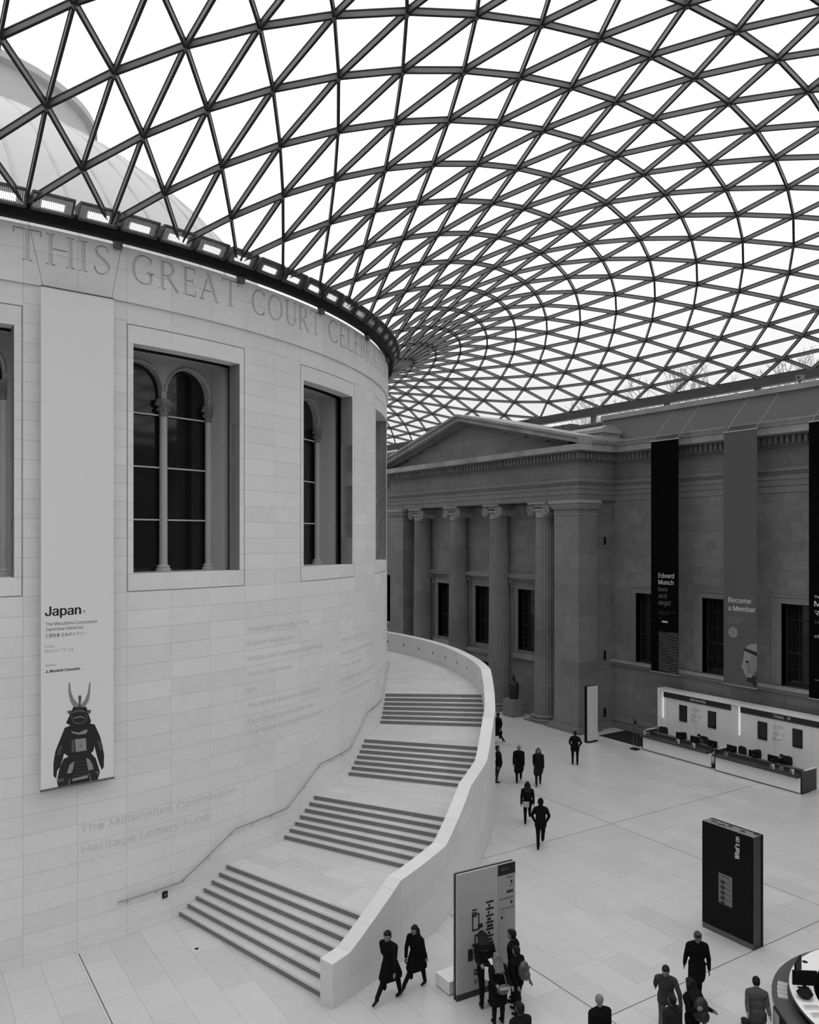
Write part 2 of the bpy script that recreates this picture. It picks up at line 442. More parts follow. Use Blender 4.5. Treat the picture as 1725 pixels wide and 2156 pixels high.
# ring beam on the drum, rim beams on the court walls, their stub posts
MB().arc(21.85, 22.2, -180, 180, 19.95, 20.14, 120).build('ring_beam', M_STEEL, ceiling)
for b in ((36.38, 36.78, -51.3, 46.2), (-36.78, -36.38, -51.3, 46.2), (-36.8, 36.8, -51.3, -50.9), (-36.8, 36.8, 45.8, 46.2)):
    bx('edge_beam', M_STEEL, ceiling, b[0], b[1], b[2], b[3], 19.22, 19.68)
for y in np.arange(-49, 45, 5.86): bx('stub_post', M_STEEL, ceiling, 36.4, 36.66, y - .13, y + .13, 18.4, 19.22)

# ---------------------------------------------------------------- the round drum of the reading room
drum = setting('wall_drum', 'pale limestone drum of the round reading room')
CW = 3.6; P0 = -80.0 - 7 * CW
cols = [P0 + CW * k for k in range(25)]                              # -105.2 ... -18.8
WIN = [-98.0, -80.0, -62.0, -44.0, -26.0]; WN = 10.8
Z1, Z2, ZF, ZT = 9.80, 17.485, 18.08, 19.633
def in_win(p): return any(w - .01 < p < w + WN - .01 for w in WIN)
cells = []                                                          # (phi0, phi1, z0, z1)
low = [0.0] + [Z1 - .527 * k for k in range(18, -1, -1)]
mid = [Z1 + (ZF - Z1) * k / 16 for k in range(17)]
for c in cols:
    for z0, z1 in zip(low[:-1], low[1:]): cells.append((c, c + CW, z0, z1))
    if not in_win(c + .5):
        for z0, z1 in zip(mid[:-1], mid[1:]): cells.append((c, c + CW, z0, z1))
    else: cells.append((c, c + CW, Z2, ZF))
GJ = .006
def in_cell(c): return pol(R0, (c[0] + c[1]) / 2, (c[2] + c[3]) / 2)
def facing(c):                                                      # blocks turned away from the camera come last
    p = in_cell(c); v = np.array(p[:2]) - CAM[:2]; v /= np.linalg.norm(v); return max(0.0, -(v @ np.array(p[:2])) / R0)
near, far = [], []
sc_ = sorted(cells, key=lambda c: -max(0, area_px(in_cell(c), 1.0)) * facing(c))
near, far = sc_[:300], sc_[300:]
acache = {}
def arc_block(parent, name, m, r0, r1, p0, p1, z0, z1, gap=GJ, nseg=3):
    g = math.degrees(gap / 2 / r1); key = (name, m.name, r0, r1, round(p1 - p0, 3), round(z1 - z0, 3), gap)
    if key not in acache:
        h = (p1 - p0) / 2 - g; me = MB().arc(r0, r1, -h, h, gap / 2, z1 - z0 - gap / 2, nseg).mesh(name); me.materials.append(m); acache[key] = me
    o = link(name, acache[key], parent); o.rotation_euler = (0, 0, rad((p0 + p1) / 2)); o.location = (0, 0, z0); return o
for c in near: arc_block(drum, 'stone_block', M_DRUM, R0 - .09, R0, *c)
mb = MB(); g = math.degrees(GJ / 2 / R0)
for c in far: mb.arc(R0 - .09, R0, c[0] + g, c[1] - g, c[2] + GJ / 2, c[3] - GJ / 2, 3)
tag(mb.build('stone_blocks', M_DRUM_I, drum), kind='stuff')
# cladding core behind the joints, with window openings, and the plain remainder of the drum
core = MB(); RB = R0 - .012
OPA, OPB, OZ0, OZ1 = .52, 10.25, 10.31, 16.95                          # opening inside a window bay
PE = cols[-1] + CW
core.arc(21.5, RB, P0, PE, 0, OZ0 - .4, 60); core.arc(21.5, RB, P0, PE, OZ1 + .4, ZF - .03, 60)
edges_p = [P0] + [q for w in WIN for q in (w + OPA, w + OPB)] + [PE]
for a, b in zip(edges_p[0::2], edges_p[1::2]):
    if b > a: core.arc(21.5, RB, a, b, OZ0 - .41, OZ1 + .41, 12)
core.build('core', M_JOINT, drum)
MB().arc(21.4, R0, PE, P0 + 360, 0, ZF, 90).build('plain_wall', M_DRUM, drum)
# flat surrounds of the windows, set off by a dark shadow gap, with deep jambs
for w in WIN:
    gg = .09
    for k in range(3):
        a, b = w + CW * k + (gg if k == 0 else 0), w + CW * (k + 1) - (gg if k == 2 else 0)
        MB().arc(21.5, R0, a + g, b - g, Z1 + .03, OZ0, 4).build('sill_stone', M_DRUM, drum)
        MB().arc(21.5, R0, a + g, b - g, OZ1, Z2 - .03, 4).build('lintel_stone', M_DRUM, drum)
    for z0, z1 in zip(mid[1:14], mid[2:15]):
        z0, z1 = max(z0, OZ0), min(z1, OZ1)
        MB().arc(21.5, R0, w + gg, w + OPA, z0 + .003, z1 - .003, 1).build('jamb_stone', M_DRUM, drum)
        MB().arc(21.5, R0, w + OPB, w + WN - gg, z0 + .003, z1 - .003, 1).build('jamb_stone', M_DRUM, drum)
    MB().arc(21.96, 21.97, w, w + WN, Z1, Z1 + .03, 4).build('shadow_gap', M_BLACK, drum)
# ---- incised frieze "THIS GREAT COURT CELEBRATING"
def rect(x0, y0, x1, y1): return [(x0, y0), (x1, y0), (x1, y1), (x0, y1)]
def stroke(pts, ws):
    pts = [np.array(p, float) for p in pts]; Lf, Rt = [], []
    for k, p in enumerate(pts):
        d = pts[min(k + 1, len(pts) - 1)] - pts[max(k - 1, 0)]; d /= np.linalg.norm(d) + 1e-9; nn = np.array((-d[1], d[0]))
        Lf.append(tuple(p + nn * ws[k] / 2)); Rt.append(tuple(p - nn * ws[k] / 2))
    return Rt + Lf[::-1]
def smooth_stroke(pts, ws):
    q = [np.array((p[0], p[1], w)) for p, w in zip(pts, ws)]
    for _ in range(2):
        q = [q[0]] + [r for a, b in zip(q[:-1], q[1:]) for r in (a * .75 + b * .25, a * .25 + b * .75)] + [q[-1]]
    return stroke([(p[0], p[1]) for p in q], [p[2] for p in q])
def earc(cx, cy, rx, ry, a0, a1, k=14, thin=.05, fat=.13):
    an = [rad(a0 + (a1 - a0) * t / k) for t in range(k + 1)]
    return stroke([(cx + rx * math.cos(a), cy + ry * math.sin(a)) for a in an], [thin + (fat - thin) * abs(math.cos(a)) ** 1.5 for a in an])
S_, TH, SE = .13, .05, .04
def stem(x, y0=0, y1=1, w=S_): return [rect(x, y0, x + w, y1), rect(x - .07, y0 - .001, x + w + .07, y0 + SE), rect(x - .07, y1 - SE, x + w + .07, y1 + .001)]
def letter(ch):
    if ch == 'T': return [rect(.34, 0, .47, .97), rect(.26, -.001, .55, SE), rect(0, .955, .81, 1.0), rect(0, .82, .035, .97), rect(.775, .82, .81, .97)], .81
    if ch == 'H': return stem(.07) + stem(.66) + [rect(.18, .5, .68, .55)], .86
    if ch == 'I': return stem(.07), .27
    if ch == 'E': return stem(.07) + [rect(.18, .955, .55, 1), rect(.18, .5, .45, .545), rect(.18, 0, .58, .045), rect(.515, .82, .55, .97), rect(.545, .03, .58, .19), rect(.42, .43, .45, .61)], .6
    if ch == 'L': return stem(.07) + [rect(.18, 0, .56, .045), rect(.525, .03, .56, .2)], .58
    if ch == 'A': return [stroke([(.08, .02), (.41, 1)], [.05, .05]), stroke([(.37, .99), (.74, .02)], [.14, .14]), rect(.2, .32, .6, .365), rect(0, -.001, .2, SE), rect(.58, -.001, .86, SE)], .86
    if ch == 'N': return [rect(.12, 0, .165, 1), rect(.73, 0, .775, .985), stroke([(.12, .97), (.755, .03)], [.13, .13]), rect(.03, -.001, .26, SE), rect(.62, .96, .87, 1), rect(.01, .96, .16, 1)], .88
    if ch == 'O': return [earc(.47, .5, .40, .475, 90, 272, 18), earc(.47, .5, .40, .475, -92, 90, 18)], .94
    if ch == 'C': return [earc(.47, .5, .40, .475, 48, 312, 22), rect(.70, .73, .735, .93), rect(.70, .08, .735, .24)], .8
    if ch == 'G': return [earc(.47, .5, .40, .475, 48, 306, 22), rect(.69, .73, .725, .93), rect(.66, .1, .77, .43), rect(.56, .4, .86, .44)], .88
    if ch == 'U': return [rect(.09, .33, .22, 1), rect(.01, .96, .3, 1.001), rect(.66, .33, .71, 1), rect(.58, .96, .79, 1.001), earc(.42, .34, .265, .32, 180, 362, 16, .05, .12)], .8
    if ch == 'S': return [smooth_stroke([(.53, .80), (.49, .93), (.36, .975), (.22, .94), (.13, .83), (.14, .70), (.25, .59), (.40, .50), (.52, .40), (.55, .25), (.48, .1), (.34, .03), (.19, .05), (.1, .17), (.085, .27)],
                                   [.03, .04, .05, .07, .09, .11, .13, .14, .13, .11, .09, .06, .045, .04, .03])], .64
    if ch == 'R': return stem(.07) + [earc(.30, .74, .25, .235, 92, -92, 14), rect(.18, .95, .32, 1), rect(.18, .48, .32, .525), stroke([(.31, .5), (.70, .03)], [.12, .13]), rect(.6, -.001, .8, SE)], .78
    if ch == 'B': return stem(.07) + [earc(.29, .75, .2, .225, 92, -92, 12), earc(.31, .27, .25, .25, 92, -92, 12), rect(.18, .955, .31, 1), rect(.18, .5, .33, .55), rect(.18, 0, .33, .045)], .62
    return [], .4
def word_prisms(word, pa, pb, z, h):
    wd = [letter(c) for c in word]; gap = .13; tot = sum(w for _, w in wd) + gap * (len(wd) - 1)
    sc2 = (pb - pa) / tot; x = 0; out = []
    for ps, w in wd:
        for poly in ps:
            area = sum(p[0] * q[1] - q[0] * p[1] for p, q in zip(poly, poly[1:] + poly[:1]))
            if area < 0: poly = poly[::-1]
            k = len(poly); q = []
            for r in (21.975, 22.2):
                q += [pol(r, pa + (x + p[0]) * sc2, z + p[1] * h) for p in poly]
            out.append(((pa + x * sc2, pa + (x + w) * sc2), q, [tuple(range(k - 1, -1, -1)), tuple(range(k, 2 * k))] + [(i, (i + 1) % k, k + (i + 1) % k, k + i) for i in range(k)]))
        x += w + gap
    return out
prs = []
for wd, a, b in (('THIS', -87.86, -81.2), ('GREAT', -79.73, -70.0), ('COURT', -68.6, -58.9), ('CELEBRATING', -57.5, -35.5)): prs += word_prisms(wd, a, b, 18.68, .85)
RF = 22.06
temp, meta = [], []
for c in cols:
    for z0, z1 in ((ZF, 18.98), (18.98, ZT)):
        gp = math.degrees(.003 / RF); blk = MB().arc(R0 - .25, RF, c + gp, c + CW - gp, z0 + .003, z1 - .003, 6)
        ob = bpy.data.objects.new('frieze_stone', blk.mesh('frieze_stone')); cut = MB()
        for (a, b), q, f in prs:
            if b > c - .3 and a < c + CW + .3: cut.add(q, f)
        if cut.v:
            cb = bpy.data.objects.new('cut', cut.mesh('cut')); TS.collection.objects.link(cb)
            md = ob.modifiers.new('b', 'BOOLEAN'); md.operation = 'DIFFERENCE'; md.object = cb; md.solver = 'EXACT'; md.use_self = True
        temp.append(ob)
for me in evaluate(temp):
    me.materials.clear(); me.materials.append(M_DRUM); link('frieze_stone', me, drum)
for o in list(TS.collection.objects): bpy.data.objects.remove(o)
MB().arc(21.4, RF, PE, P0 + 360, ZF, ZT, 80).build('plain_frieze', M_DRUM, drum)
MB().arc(21.7, 21.98, P0, PE, ZF - .06, ZF, 60).build('frieze_groove', M_JOINT, drum)
MB().arc(21.5, 21.85, P0, PE, ZF, ZT - .02, 60).build('frieze_core', M_JOINT, drum)
# donors' names, low letters on the drum
NM = [('The Millennium Commission', -83.43, -70.2, 3.23, .30), ('Heritage Lottery Fund', -83.28, -73.0, 2.66, .30)]
for k, (tx, pb) in enumerate((('American Friends of the', -60.7), ('British Museum', -63.0), ('Walter and Leonore Annenberg', -58.3), ('Asahi Shimbun', -63.3), ('BP', -67.9), ('The British Museum Company', -58.9), ('The Clore Foundation and', -60.0), ('The Vivien Duffield Foundation', -58.3))):
    NM.append((tx, -68.94, pb, (8.32, 7.85, 7.36, 6.85, 6.33, 5.82, 5.3, 4.93)[k], .2))
for k, (tx, pb) in enumerate((('Sir Joseph Hotung', -47.6), ('Donald and Jeanne Kahn', -44.5), ('Peter Moores', -49.0), ('Sir Robert and Lady Sainsbury', -43.6), ('Dan and Sylvia Samuel', -45.5))):
    NM.append((tx, -54.4, pb, 7.36 - .51 * k, .2))
for (tx, pa, pb, z, h), me in zip(NM, text_meshes([(t[0], 1.0, .0, 0) for t in NM])):
    k = len(me.vertices); a = np.empty(k * 3); me.vertices.foreach_get('co', a); a = a.reshape(-1, 3)
    bm_ = bmesh.new(); bm_.from_mesh(me); r_ = bmesh.ops.extrude_face_region(bm_, geom=bm_.faces[:])
    bmesh.ops.translate(bm_, verts=[e for e in r_['geom'] if isinstance(e, bmesh.types.BMVert)], vec=(0, 0, 1)); bm_.to_mesh(me); bm_.free()
    k = len(me.vertices); a = np.empty(k * 3); me.vertices.foreach_get('co', a); a = a.reshape(-1, 3)
    u = (a[:, 0] - a[:, 0].min()) / np.ptp(a[:, 0]); ph = np.radians(pa + (pb - pa) * u); rr = R0 - .003 + .012 * a[:, 2]
    q = np.stack([rr * np.cos(ph), rr * np.sin(ph), z + a[:, 1] * h / .72], 1); me.vertices.foreach_set('co', q.ravel()); me.update()
    me.materials.append(mat('shade-toned stone lettering', .68, .8)); link('lettering', me, drum)  # raised letters, toned darker to imitate shade in engraved strokes
# dark window niches: old arched reading-room windows behind the cladding
M_INNER = mat('old painted window stone', .50, .7, noise=[(2, .05)])
M_BAR = mat('white glazing bar', .6, .5)
def arch_wall(mb, pc, half, r0, r1, zs, zt, z0, k=10):
    """spandrel between two arches: pc centre of one arch, half its half-width (degrees)"""
    for s in range(k):
        a0, a1 = PI * s / k, PI * (s + 1) / k
        x0, x1 = -half * math.cos(a0), -half * math.cos(a1); rr = half * PI / 180 * r1
        h0, h1 = zs + rr * math.sin(a0), zs + rr * math.sin(a1)
        mb.add([pol(r, pc + x, z) for r in (r0, r1) for x, z in ((x0, h0), (x1, h1), (x1, zt), (x0, zt))],
               [(0, 1, 2, 3), (7, 6, 5, 4), (0, 4, 5, 1), (1, 5, 6, 2), (2, 6, 7, 3), (3, 7, 4, 0)])
for wi, w in enumerate(WIN):
    wnd = setting('window_%d' % (wi + 1), 'tall twin-arched reading room window set deep in the limestone drum')
    pc = w + WN / 2; ha = 5.0; RW = 20.5
    MB().arc(20.4, 21.2, pc - ha - 4, pc - ha, 10.0, 17.4, 3).build('jamb', M_INNER, wnd)
    MB().arc(20.4, 21.2, pc + ha, pc + ha + 2.2, 10.0, 17.4, 3).build('jamb', M_INNER, wnd)
    MB().arc(20.4, 21.2, pc - ha - 4, pc + ha + 4, 17.05, 17.6, 6).build('head', M_INNER, wnd)
    MB().arc(20.2, 21.5, pc - 6, pc + 6, 9.9, 10.3, 6).build('window_sill', M_INNER, wnd)
    for a, b in ((pc + ha + .3, pc + ha + 2.6), (pc - ha - 2.6, pc - ha - .3)): MB().arc(21.24, 21.3, a, b, 10.0, 17.6, 2).build('cavity_shade', M_GASK_SHADE, wnd)  # black strips stand in for the shade of the open cavity
    MB().arc(21.24, 21.3, pc - 6.5, pc + 6.5, 16.93, 17.25, 4).build('cavity_shade', M_GASK_SHADE, wnd)
    sp = MB(); hw = 2.25
    for sgn in (-1, 1): arch_wall(sp, pc + sgn * 2.5, hw, RW - .25, RW, 15.98, 17.1, 0)
    for a, b in ((pc - 5, pc - 2.5 - hw), (pc - .25, pc + .25), (pc + 2.5 + hw, pc + 5)): sp.arc(RW - .25, RW, a, b, 15.7, 17.1, 1)
    sp.build('arch', M_INNER, wnd, smooth=30)
    for sgn in (-1, 1):                                             # moulded archivolt ring
        pts = [pol(RW + .02, pc + sgn * 2.5 - (hw + .12) * math.cos(PI * t / 14), 15.98 + (hw + .12) * PI / 180 * RW * math.sin(PI * t / 14)) for t in range(15)]
        MB().tube(pts, .045, 6).build('archivolt', M_INNER, wnd, smooth=60)
    for q, rr in ((pc, .13), (pc - 4.85, .11), (pc + 4.85, .11)):
        c = pol(RW - .05, q)
        col = MB().lathe([(rr * 1.9, 10.28), (rr * 1.9, 10.36), (rr * 1.5, 10.40), (rr * 1.6, 10.45), (rr, 10.52), (rr * .95, 15.2)], (c[0], c[1], 0), 16).build('colonnette', M_INNER, wnd, smooth=40)
        cap = MB().lathe([(rr, 15.18), (rr * 1.25, 15.22), (rr * 1.05, 15.27), (rr * 1.3, 15.42), (rr * 1.2, 15.44), (rr * 1.75, 15.6), (rr * 1.9, 15.66), (rr * 1.9, 15.72)], (c[0], c[1], 0), 16)
        for t in range(8):                                          # leaves
            for zz, ro in ((15.4, 1.35), (15.58, 1.75)):
                a = t * PI / 4 + (zz > 15.5) * PI / 8; cap.ball((c[0] + rr * ro * math.cos(a), c[1] + rr * ro * math.sin(a), zz), (.045, .045, .06), 6, 4)
        WL[col.name] = (0, 0, 0); cap.build('capital', mat('aged capital stone', .22, .8, noise=[(20, .4)]), col)
    for zb in (15.2, 13.55, 11.9):
        MB().arc(RW - .14, RW - .10, pc - 5, pc + 5, zb, zb + .045, 8).build('glazing_bar', M_BAR, wnd)
    for a, b in ((pc - 5.2, pc), (pc, pc + 5.2)):
        zz = (10.2, 11.92, 13.57, 15.22, 17.2)
        for z0, z1 in zip(zz[:-1], zz[1:]): MB().arc(RW - .22, RW - .20, a, b, z0, z1, 1).build('pane', M_WGLASS, wnd)
# inside of the reading room: dark shell, then the pale dome above
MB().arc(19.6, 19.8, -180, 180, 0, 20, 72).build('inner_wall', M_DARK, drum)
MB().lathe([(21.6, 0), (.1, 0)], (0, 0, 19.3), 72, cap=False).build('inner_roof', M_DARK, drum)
dome = setting('ceiling_dome', 'pale ribbed dome of the reading room seen through the glass')
RS, ZC = 19.5, 12.0
prof = [(math.sqrt(RS ** 2 - (z - ZC) ** 2), z) for z in np.linspace(19.8, 31.0, 28)]
M_DOME = mat('pale dome sheeting', .52, .8, noise=[(.5, .06)], spec=.1)
MB().lathe(prof, n=96, cap=False).build('dome_shell', M_DOME, dome, smooth=40)
MB().lathe([(7.2, 29.2), (7.2, 31.7), (7.5, 31.8), (7.5, 32.1), (6.8, 32.2), (5.5, 33.3), (.2, 34.2)], n=48).build('lantern', M_DOME, dome, smooth=30)
rib = MB()
for k in range(60):
    rib.tube([pol(r + .02, k * 6, z) for r, z in prof[::3]], .06, 4)
tag(rib.build('ribs', M_DOME, dome), kind='stuff')
for k in range(5):
    a, z = -62 + 8 * k, 24.5 + k * .2
# rooftop walls of the court on the sides the photograph does not show
ws = setting('wall_south', 'south range of the court behind the viewer'); bx('range', M_WALL, ws, -36.5, 36.5, -52.2, -51.2, 0, 18.9)
ww = setting('wall_west', 'west range of the court'); bx('range', M_WALL, ww, -36.5, -35.0, -51, 46, 0, 18.9)
wn = setting('wall_north', 'north range of the court'); bx('range', M_WALL, wn, -36.5, 36.5, 45, 46, 0, 18.9)
# ---------------------------------------------------------------- east range: ashlar wall
we = setting('wall_east', 'dark weathered stone wall of the east range with tall windows')
XW = 35.0; WC = [-13.9 - 4.59 * k for k in range(8)] + [13.9 + 4.59 * k for k in range(6)]
WH, WZ0, WZ1 = 1.05, 4.12, 8.14
YS = [(-51.2, -11.04), (9.24, 46)]
bk = MB()
for ya, yb in YS:
    ws_ = sorted(c for c in WC if ya < c < yb); e = [ya] + [q for c in ws_ for q in (c - WH, c + WH)] + [yb]
    for a, b in zip(e[0::2], e[1::2]): bk.box(XW + .015, 36.6, a, b, 0, 17.0)
    for c in ws_: bk.box(XW + .015, 36.6, c - WH, c + WH, 0, WZ0 - .02).box(XW + .015, 36.6, c - WH, c + WH, WZ1, 17.0)
bk.box(XW + .2, 36.6, -11.2, 9.4, 0, 18.4)
bk.build('core', M_WJOINT, we)
blocks = []
def courses(y0, y1, z0, z1, h, x, openings, lens):
    out = []; nz = max(1, round((z1 - z0) / h)); dz = (z1 - z0) / nz
    for k in range(nz):
        za, zb = z0 + k * dz, z0 + (k + 1) * dz; y = y0 - random.random() * .8
        while y < y1:
            l = random.choice(lens); a, b = max(y, y0), min(y + l, y1); y += l
            if b - a < .08: continue
            parts = [(a, b)]
            for oa, ob, oz0, oz1 in openings:
                if zb > oz0 + .02 and za < oz1 - .02:
                    nw = []
                    for p, q in parts:
                        if q <= oa or p >= ob: nw.append((p, q)); continue
                        if p < oa - .05: nw.append((p, oa))
                        if q > ob + .05: nw.append((ob, q))
                    parts = nw
            out += [(x, p, q, za, zb) for p, q in parts if q - p > .06]
    return out
for ya, yb in YS:
    op = [(c - WH - .47, c + WH + .47, 3.7, WZ1 + .36) for c in WC if ya < c < yb]
    blocks += courses(ya, yb, 4.1, 13.58, .475, XW, op, (.7, .95, 1.2))
    blocks += courses(ya, yb, .7, 3.76, .51, XW, [], (1.1, 1.5, 1.9))
def cenb(s): return (s[0], (s[1] + s[2]) / 2, (s[3] + s[4]) / 2)
near, far = split300(blocks, cenb, lambda s: (s[2] - s[1]) * (s[4] - s[3]))
wcache = {}
def wall_block(parent, s, m=M_WALL, th=.08):
    x, a, b, z0, z1 = s; key = (round(b - a, 2), round(z1 - z0, 3), m.name)
    if key not in wcache:
        me = MB().box(0, th, -key[0] / 2 + .003, key[0] / 2 - .003, .003, key[1] - .003).mesh('stone_block'); me.materials.append(m); wcache[key] = me
    o = link('stone_block', wcache[key], parent); o.location = (x + random.uniform(-.004, .004), (a + b) / 2, z0); return o
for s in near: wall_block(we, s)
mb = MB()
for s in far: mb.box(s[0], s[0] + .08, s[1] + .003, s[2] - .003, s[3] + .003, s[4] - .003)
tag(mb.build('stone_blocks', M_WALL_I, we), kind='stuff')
# mouldings that run along wall and portico: (name, overhang, z0, z1)
MOULD = [('architrave_fascia', .03, 13.58, 13.91), ('architrave_fascia', .06, 13.915, 14.22), ('architrave_fascia', .09, 14.225, 14.5),
         ('architrave_moulding', .16, 14.5, 14.62), ('architrave_moulding', .24, 14.62, 14.72), ('architrave_moulding', .2, 14.72, 14.8), ('frieze', .0, 14.8, 15.84),
         ('bed_moulding', .12, 15.84, 15.92), ('dentil_band', .16, 15.92, 16.30), ('bed_moulding', .45, 16.30, 16.37)]
PX0, PY0, PY1 = 31.9, -11.3, 9.5                                    # portico corner planes
def run_wall(name, ov, z0, z1, m):
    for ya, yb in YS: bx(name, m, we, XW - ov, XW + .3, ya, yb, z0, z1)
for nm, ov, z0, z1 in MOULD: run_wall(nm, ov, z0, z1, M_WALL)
for ya, yb in YS:
    y = ya
    while y < yb - .1:
        l = min(random.choice((1.0, 1.2, 1.45)), yb - y)
        MB().prism([(XW - .92, 16.37), (XW - .92, 16.70), (XW - 1.0, 16.74), (XW - 1.02, 16.80), (XW - 1.13, 16.95), (XW - 1.13, 17.0), (XW + .3, 17.05), (XW + .3, 16.37)],
                   ((0, y + .004, 0), (1, 0, 0), (0, 0, 1), (0, 1, 0)), l - .008).build('cornice_block', M_CORN, we)
        y += l
dn = MB()
for ya, yb in YS:
    for y in np.arange(ya, yb, .31): dn.box(XW - .42, XW, y, y + .18, 15.94, 16.28)
tag(dn.build('dentils', M_WALL_I, we), kind='stuff')
for ya, yb in ((-51.2, -10.2), (9.4, 46)):
    bx('parapet', mat('rendered parapet', .19, .85, noise=[(.4, .12)]), we, XW, 36.2, ya, yb, 17.0, 18.5)
    bx('parapet_coping', M_CORN, we, XW - .14, 36.3, ya, yb, 18.5, 18.78)
bx('attic_wall', mat('rendered parapet', .19), we, XW + .35, 36.2, -10.2, -7.6, 17.0, 18.55)
for ya, yb in YS:
    bx('string_course', M_CORN, we, XW - .22, XW + .1, ya, yb, 3.93, 4.09); bx('string_course', M_WALL, we, XW - .14, XW + .1, ya, yb, 3.76, 3.93)
    bx('plinth', M_WALL, we, XW - .12, XW + .1, ya, yb, .32, .7); bx('plinth', M_WALL, we, XW - .2, XW + .1, ya, yb, 0, .32); bx('plinth', M_WALL, we, XW - .16, XW + .1, ya, yb, .42, .5)
def sash(name, label, x, c, hw, z0, z1, cols_, rows, surround=True, xf=None):
    w = setting(name, label)
    gx = x + .42
    for k in range(cols_):
        for r in range(rows):
            ya, yb = c - hw + 2 * hw * k / cols_, c - hw + 2 * hw * (k + 1) / cols_; za, zb = z0 + (z1 - z0) * r / rows, z0 + (z1 - z0) * (r + 1) / rows
            bx('pane', M_WGLASS, w, gx, gx + .01, ya + .015, yb - .015, za + .015, zb - .015)
    fr = mat('dark painted sash', .02, .5)
    for k in range(1, cols_): y = c - hw + 2 * hw * k / cols_; bx('glazing_bar', fr, w, gx - .03, gx + .02, y - .02, y + .02, z0, z1)
    for r in range(1, rows):
        t = .045 if r == rows // 2 else .02; z = z0 + (z1 - z0) * r / rows; bx('glazing_bar', fr, w, gx - .035, gx + .02, c - hw, c + hw, z - t, z + t)
    m = MB(); 
    for s in (-1, 1): m.box(gx - .06, gx + .03, c + s * hw, c + s * (hw - .09), z0, z1)
    m.box(gx - .06, gx + .03, c - hw, c + hw, z1 - .09, z1).box(gx - .08, gx + .03, c - hw, c + hw, z0, z0 + .14); m.build('window_frame', fr, w)
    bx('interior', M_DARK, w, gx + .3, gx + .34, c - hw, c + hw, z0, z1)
    for s in (-1, 1):
        bx('window_reveal', M_WALL, w, x + .012, gx + .3, c + s * hw, c + s * (hw + .02), z0, z1)
    if surround:
        sm = MB()
        for s in (-1, 1): sm.box(x - .06, x + .05, c + s * hw, c + s * (hw + .42), z0, z1 + .34); sm.box(x - .09, x + .05, c + s * (hw + .36), c + s * (hw + .47), z0, z1 + .37)
        sm.box(x - .06, x + .05, c - hw, c + hw, z1, z1 + .34).box(x - .10, x + .05, c - hw - .5, c + hw + .5, z1 + .32, z1 + .40); sm.build('surround', M_WALL, w)
    return w
for c in WC: bx('lintel_block', M_WALL, we, XW + .004, XW + .1, c - WH - .47, c + WH + .47, WZ1 + .3, 9.05)
wnum = len(WIN)
for c in WC[:4] + [WC[8]]:
    wnum += 1; sash('window_%d' % wnum, 'tall dark sash window in the plain wall of the east range', XW, c, WH, WZ0, WZ1, 3, 5)

# ---------------------------------------------------------------- portico in the middle of the east range
wp = setting('wall_portico', 'dark stone temple-fronted portico with pediment and four tall columns')
XB = 33.15; BAY = [-5.48, -.9, 3.68]; CY = [-7.75, -3.2, 1.38, 5.95]
YC = -.9
# back wall
ops = [(c - .95, c + .95, 3.98, 8.0) for c in BAY] + [(-2.0, .3, 0, 2.8)]
pb = MB(); e = [-9.3] + [q for c in BAY for q in (c - .95, c + .95)] + [7.6]
for a, b in zip(e[0::2], e[1::2]): pb.box(XB + .015, 34.8, a, b, 0, 13.6)
for c in BAY: pb.box(XB + .015, 34.8, c - .95, c + .95, 0 if abs(c - YC) > .5 else 2.8, 3.98).box(XB + .015, 34.8, c - .95, c + .95, 8.0, 13.6)
pb.build('core', M_WJOINT, wp)
op2 = [(c - 1.4, c + 1.4, 3.3, 8.4) for c in BAY] + [(-2.3, .5, 0, 3.3)]
pbl = courses(-9.3, 7.6, 4.0, 13.5, .475, XB, op2, (.75, 1.0, 1.25)) + courses(-9.3, 7.6, .6, 4.0, .56, XB, op2, (1.2, 1.6))
near, far = split300(pbl, cenb, lambda s: (s[2] - s[1]) * (s[4] - s[3]), 200)
for s in near: wall_block(wp, s)
mb = MB()
for s in far: mb.box(s[0], s[0] + .08, s[1] + .003, s[2] - .003, s[3] + .003, s[4] - .003)
if mb.v: tag(mb.build('stone_blocks', M_WALL_I, wp), kind='stuff')
for c in BAY:
    bx('lintel_block', M_WALL, wp, XB + .004, XB + .1, c - 1.42, c + 1.42, 8.2, 8.95)
    bx('apron_block', M_WALL, wp, XB + .004, XB + .1, c - 1.42, c + 1.42, 3.1, 4.0)
    if abs(c - YC) > .5: bx('apron_block', M_WALL, wp, XB + .004, XB + .1, c - 1.42, c + 1.42, 2.6, 3.1)
for k in range(2): bx('plinth', M_WALL, wp, XB - .12 - .1 * k, XB + .1, -9.3, 7.6, 0, .6 - .25 * k)
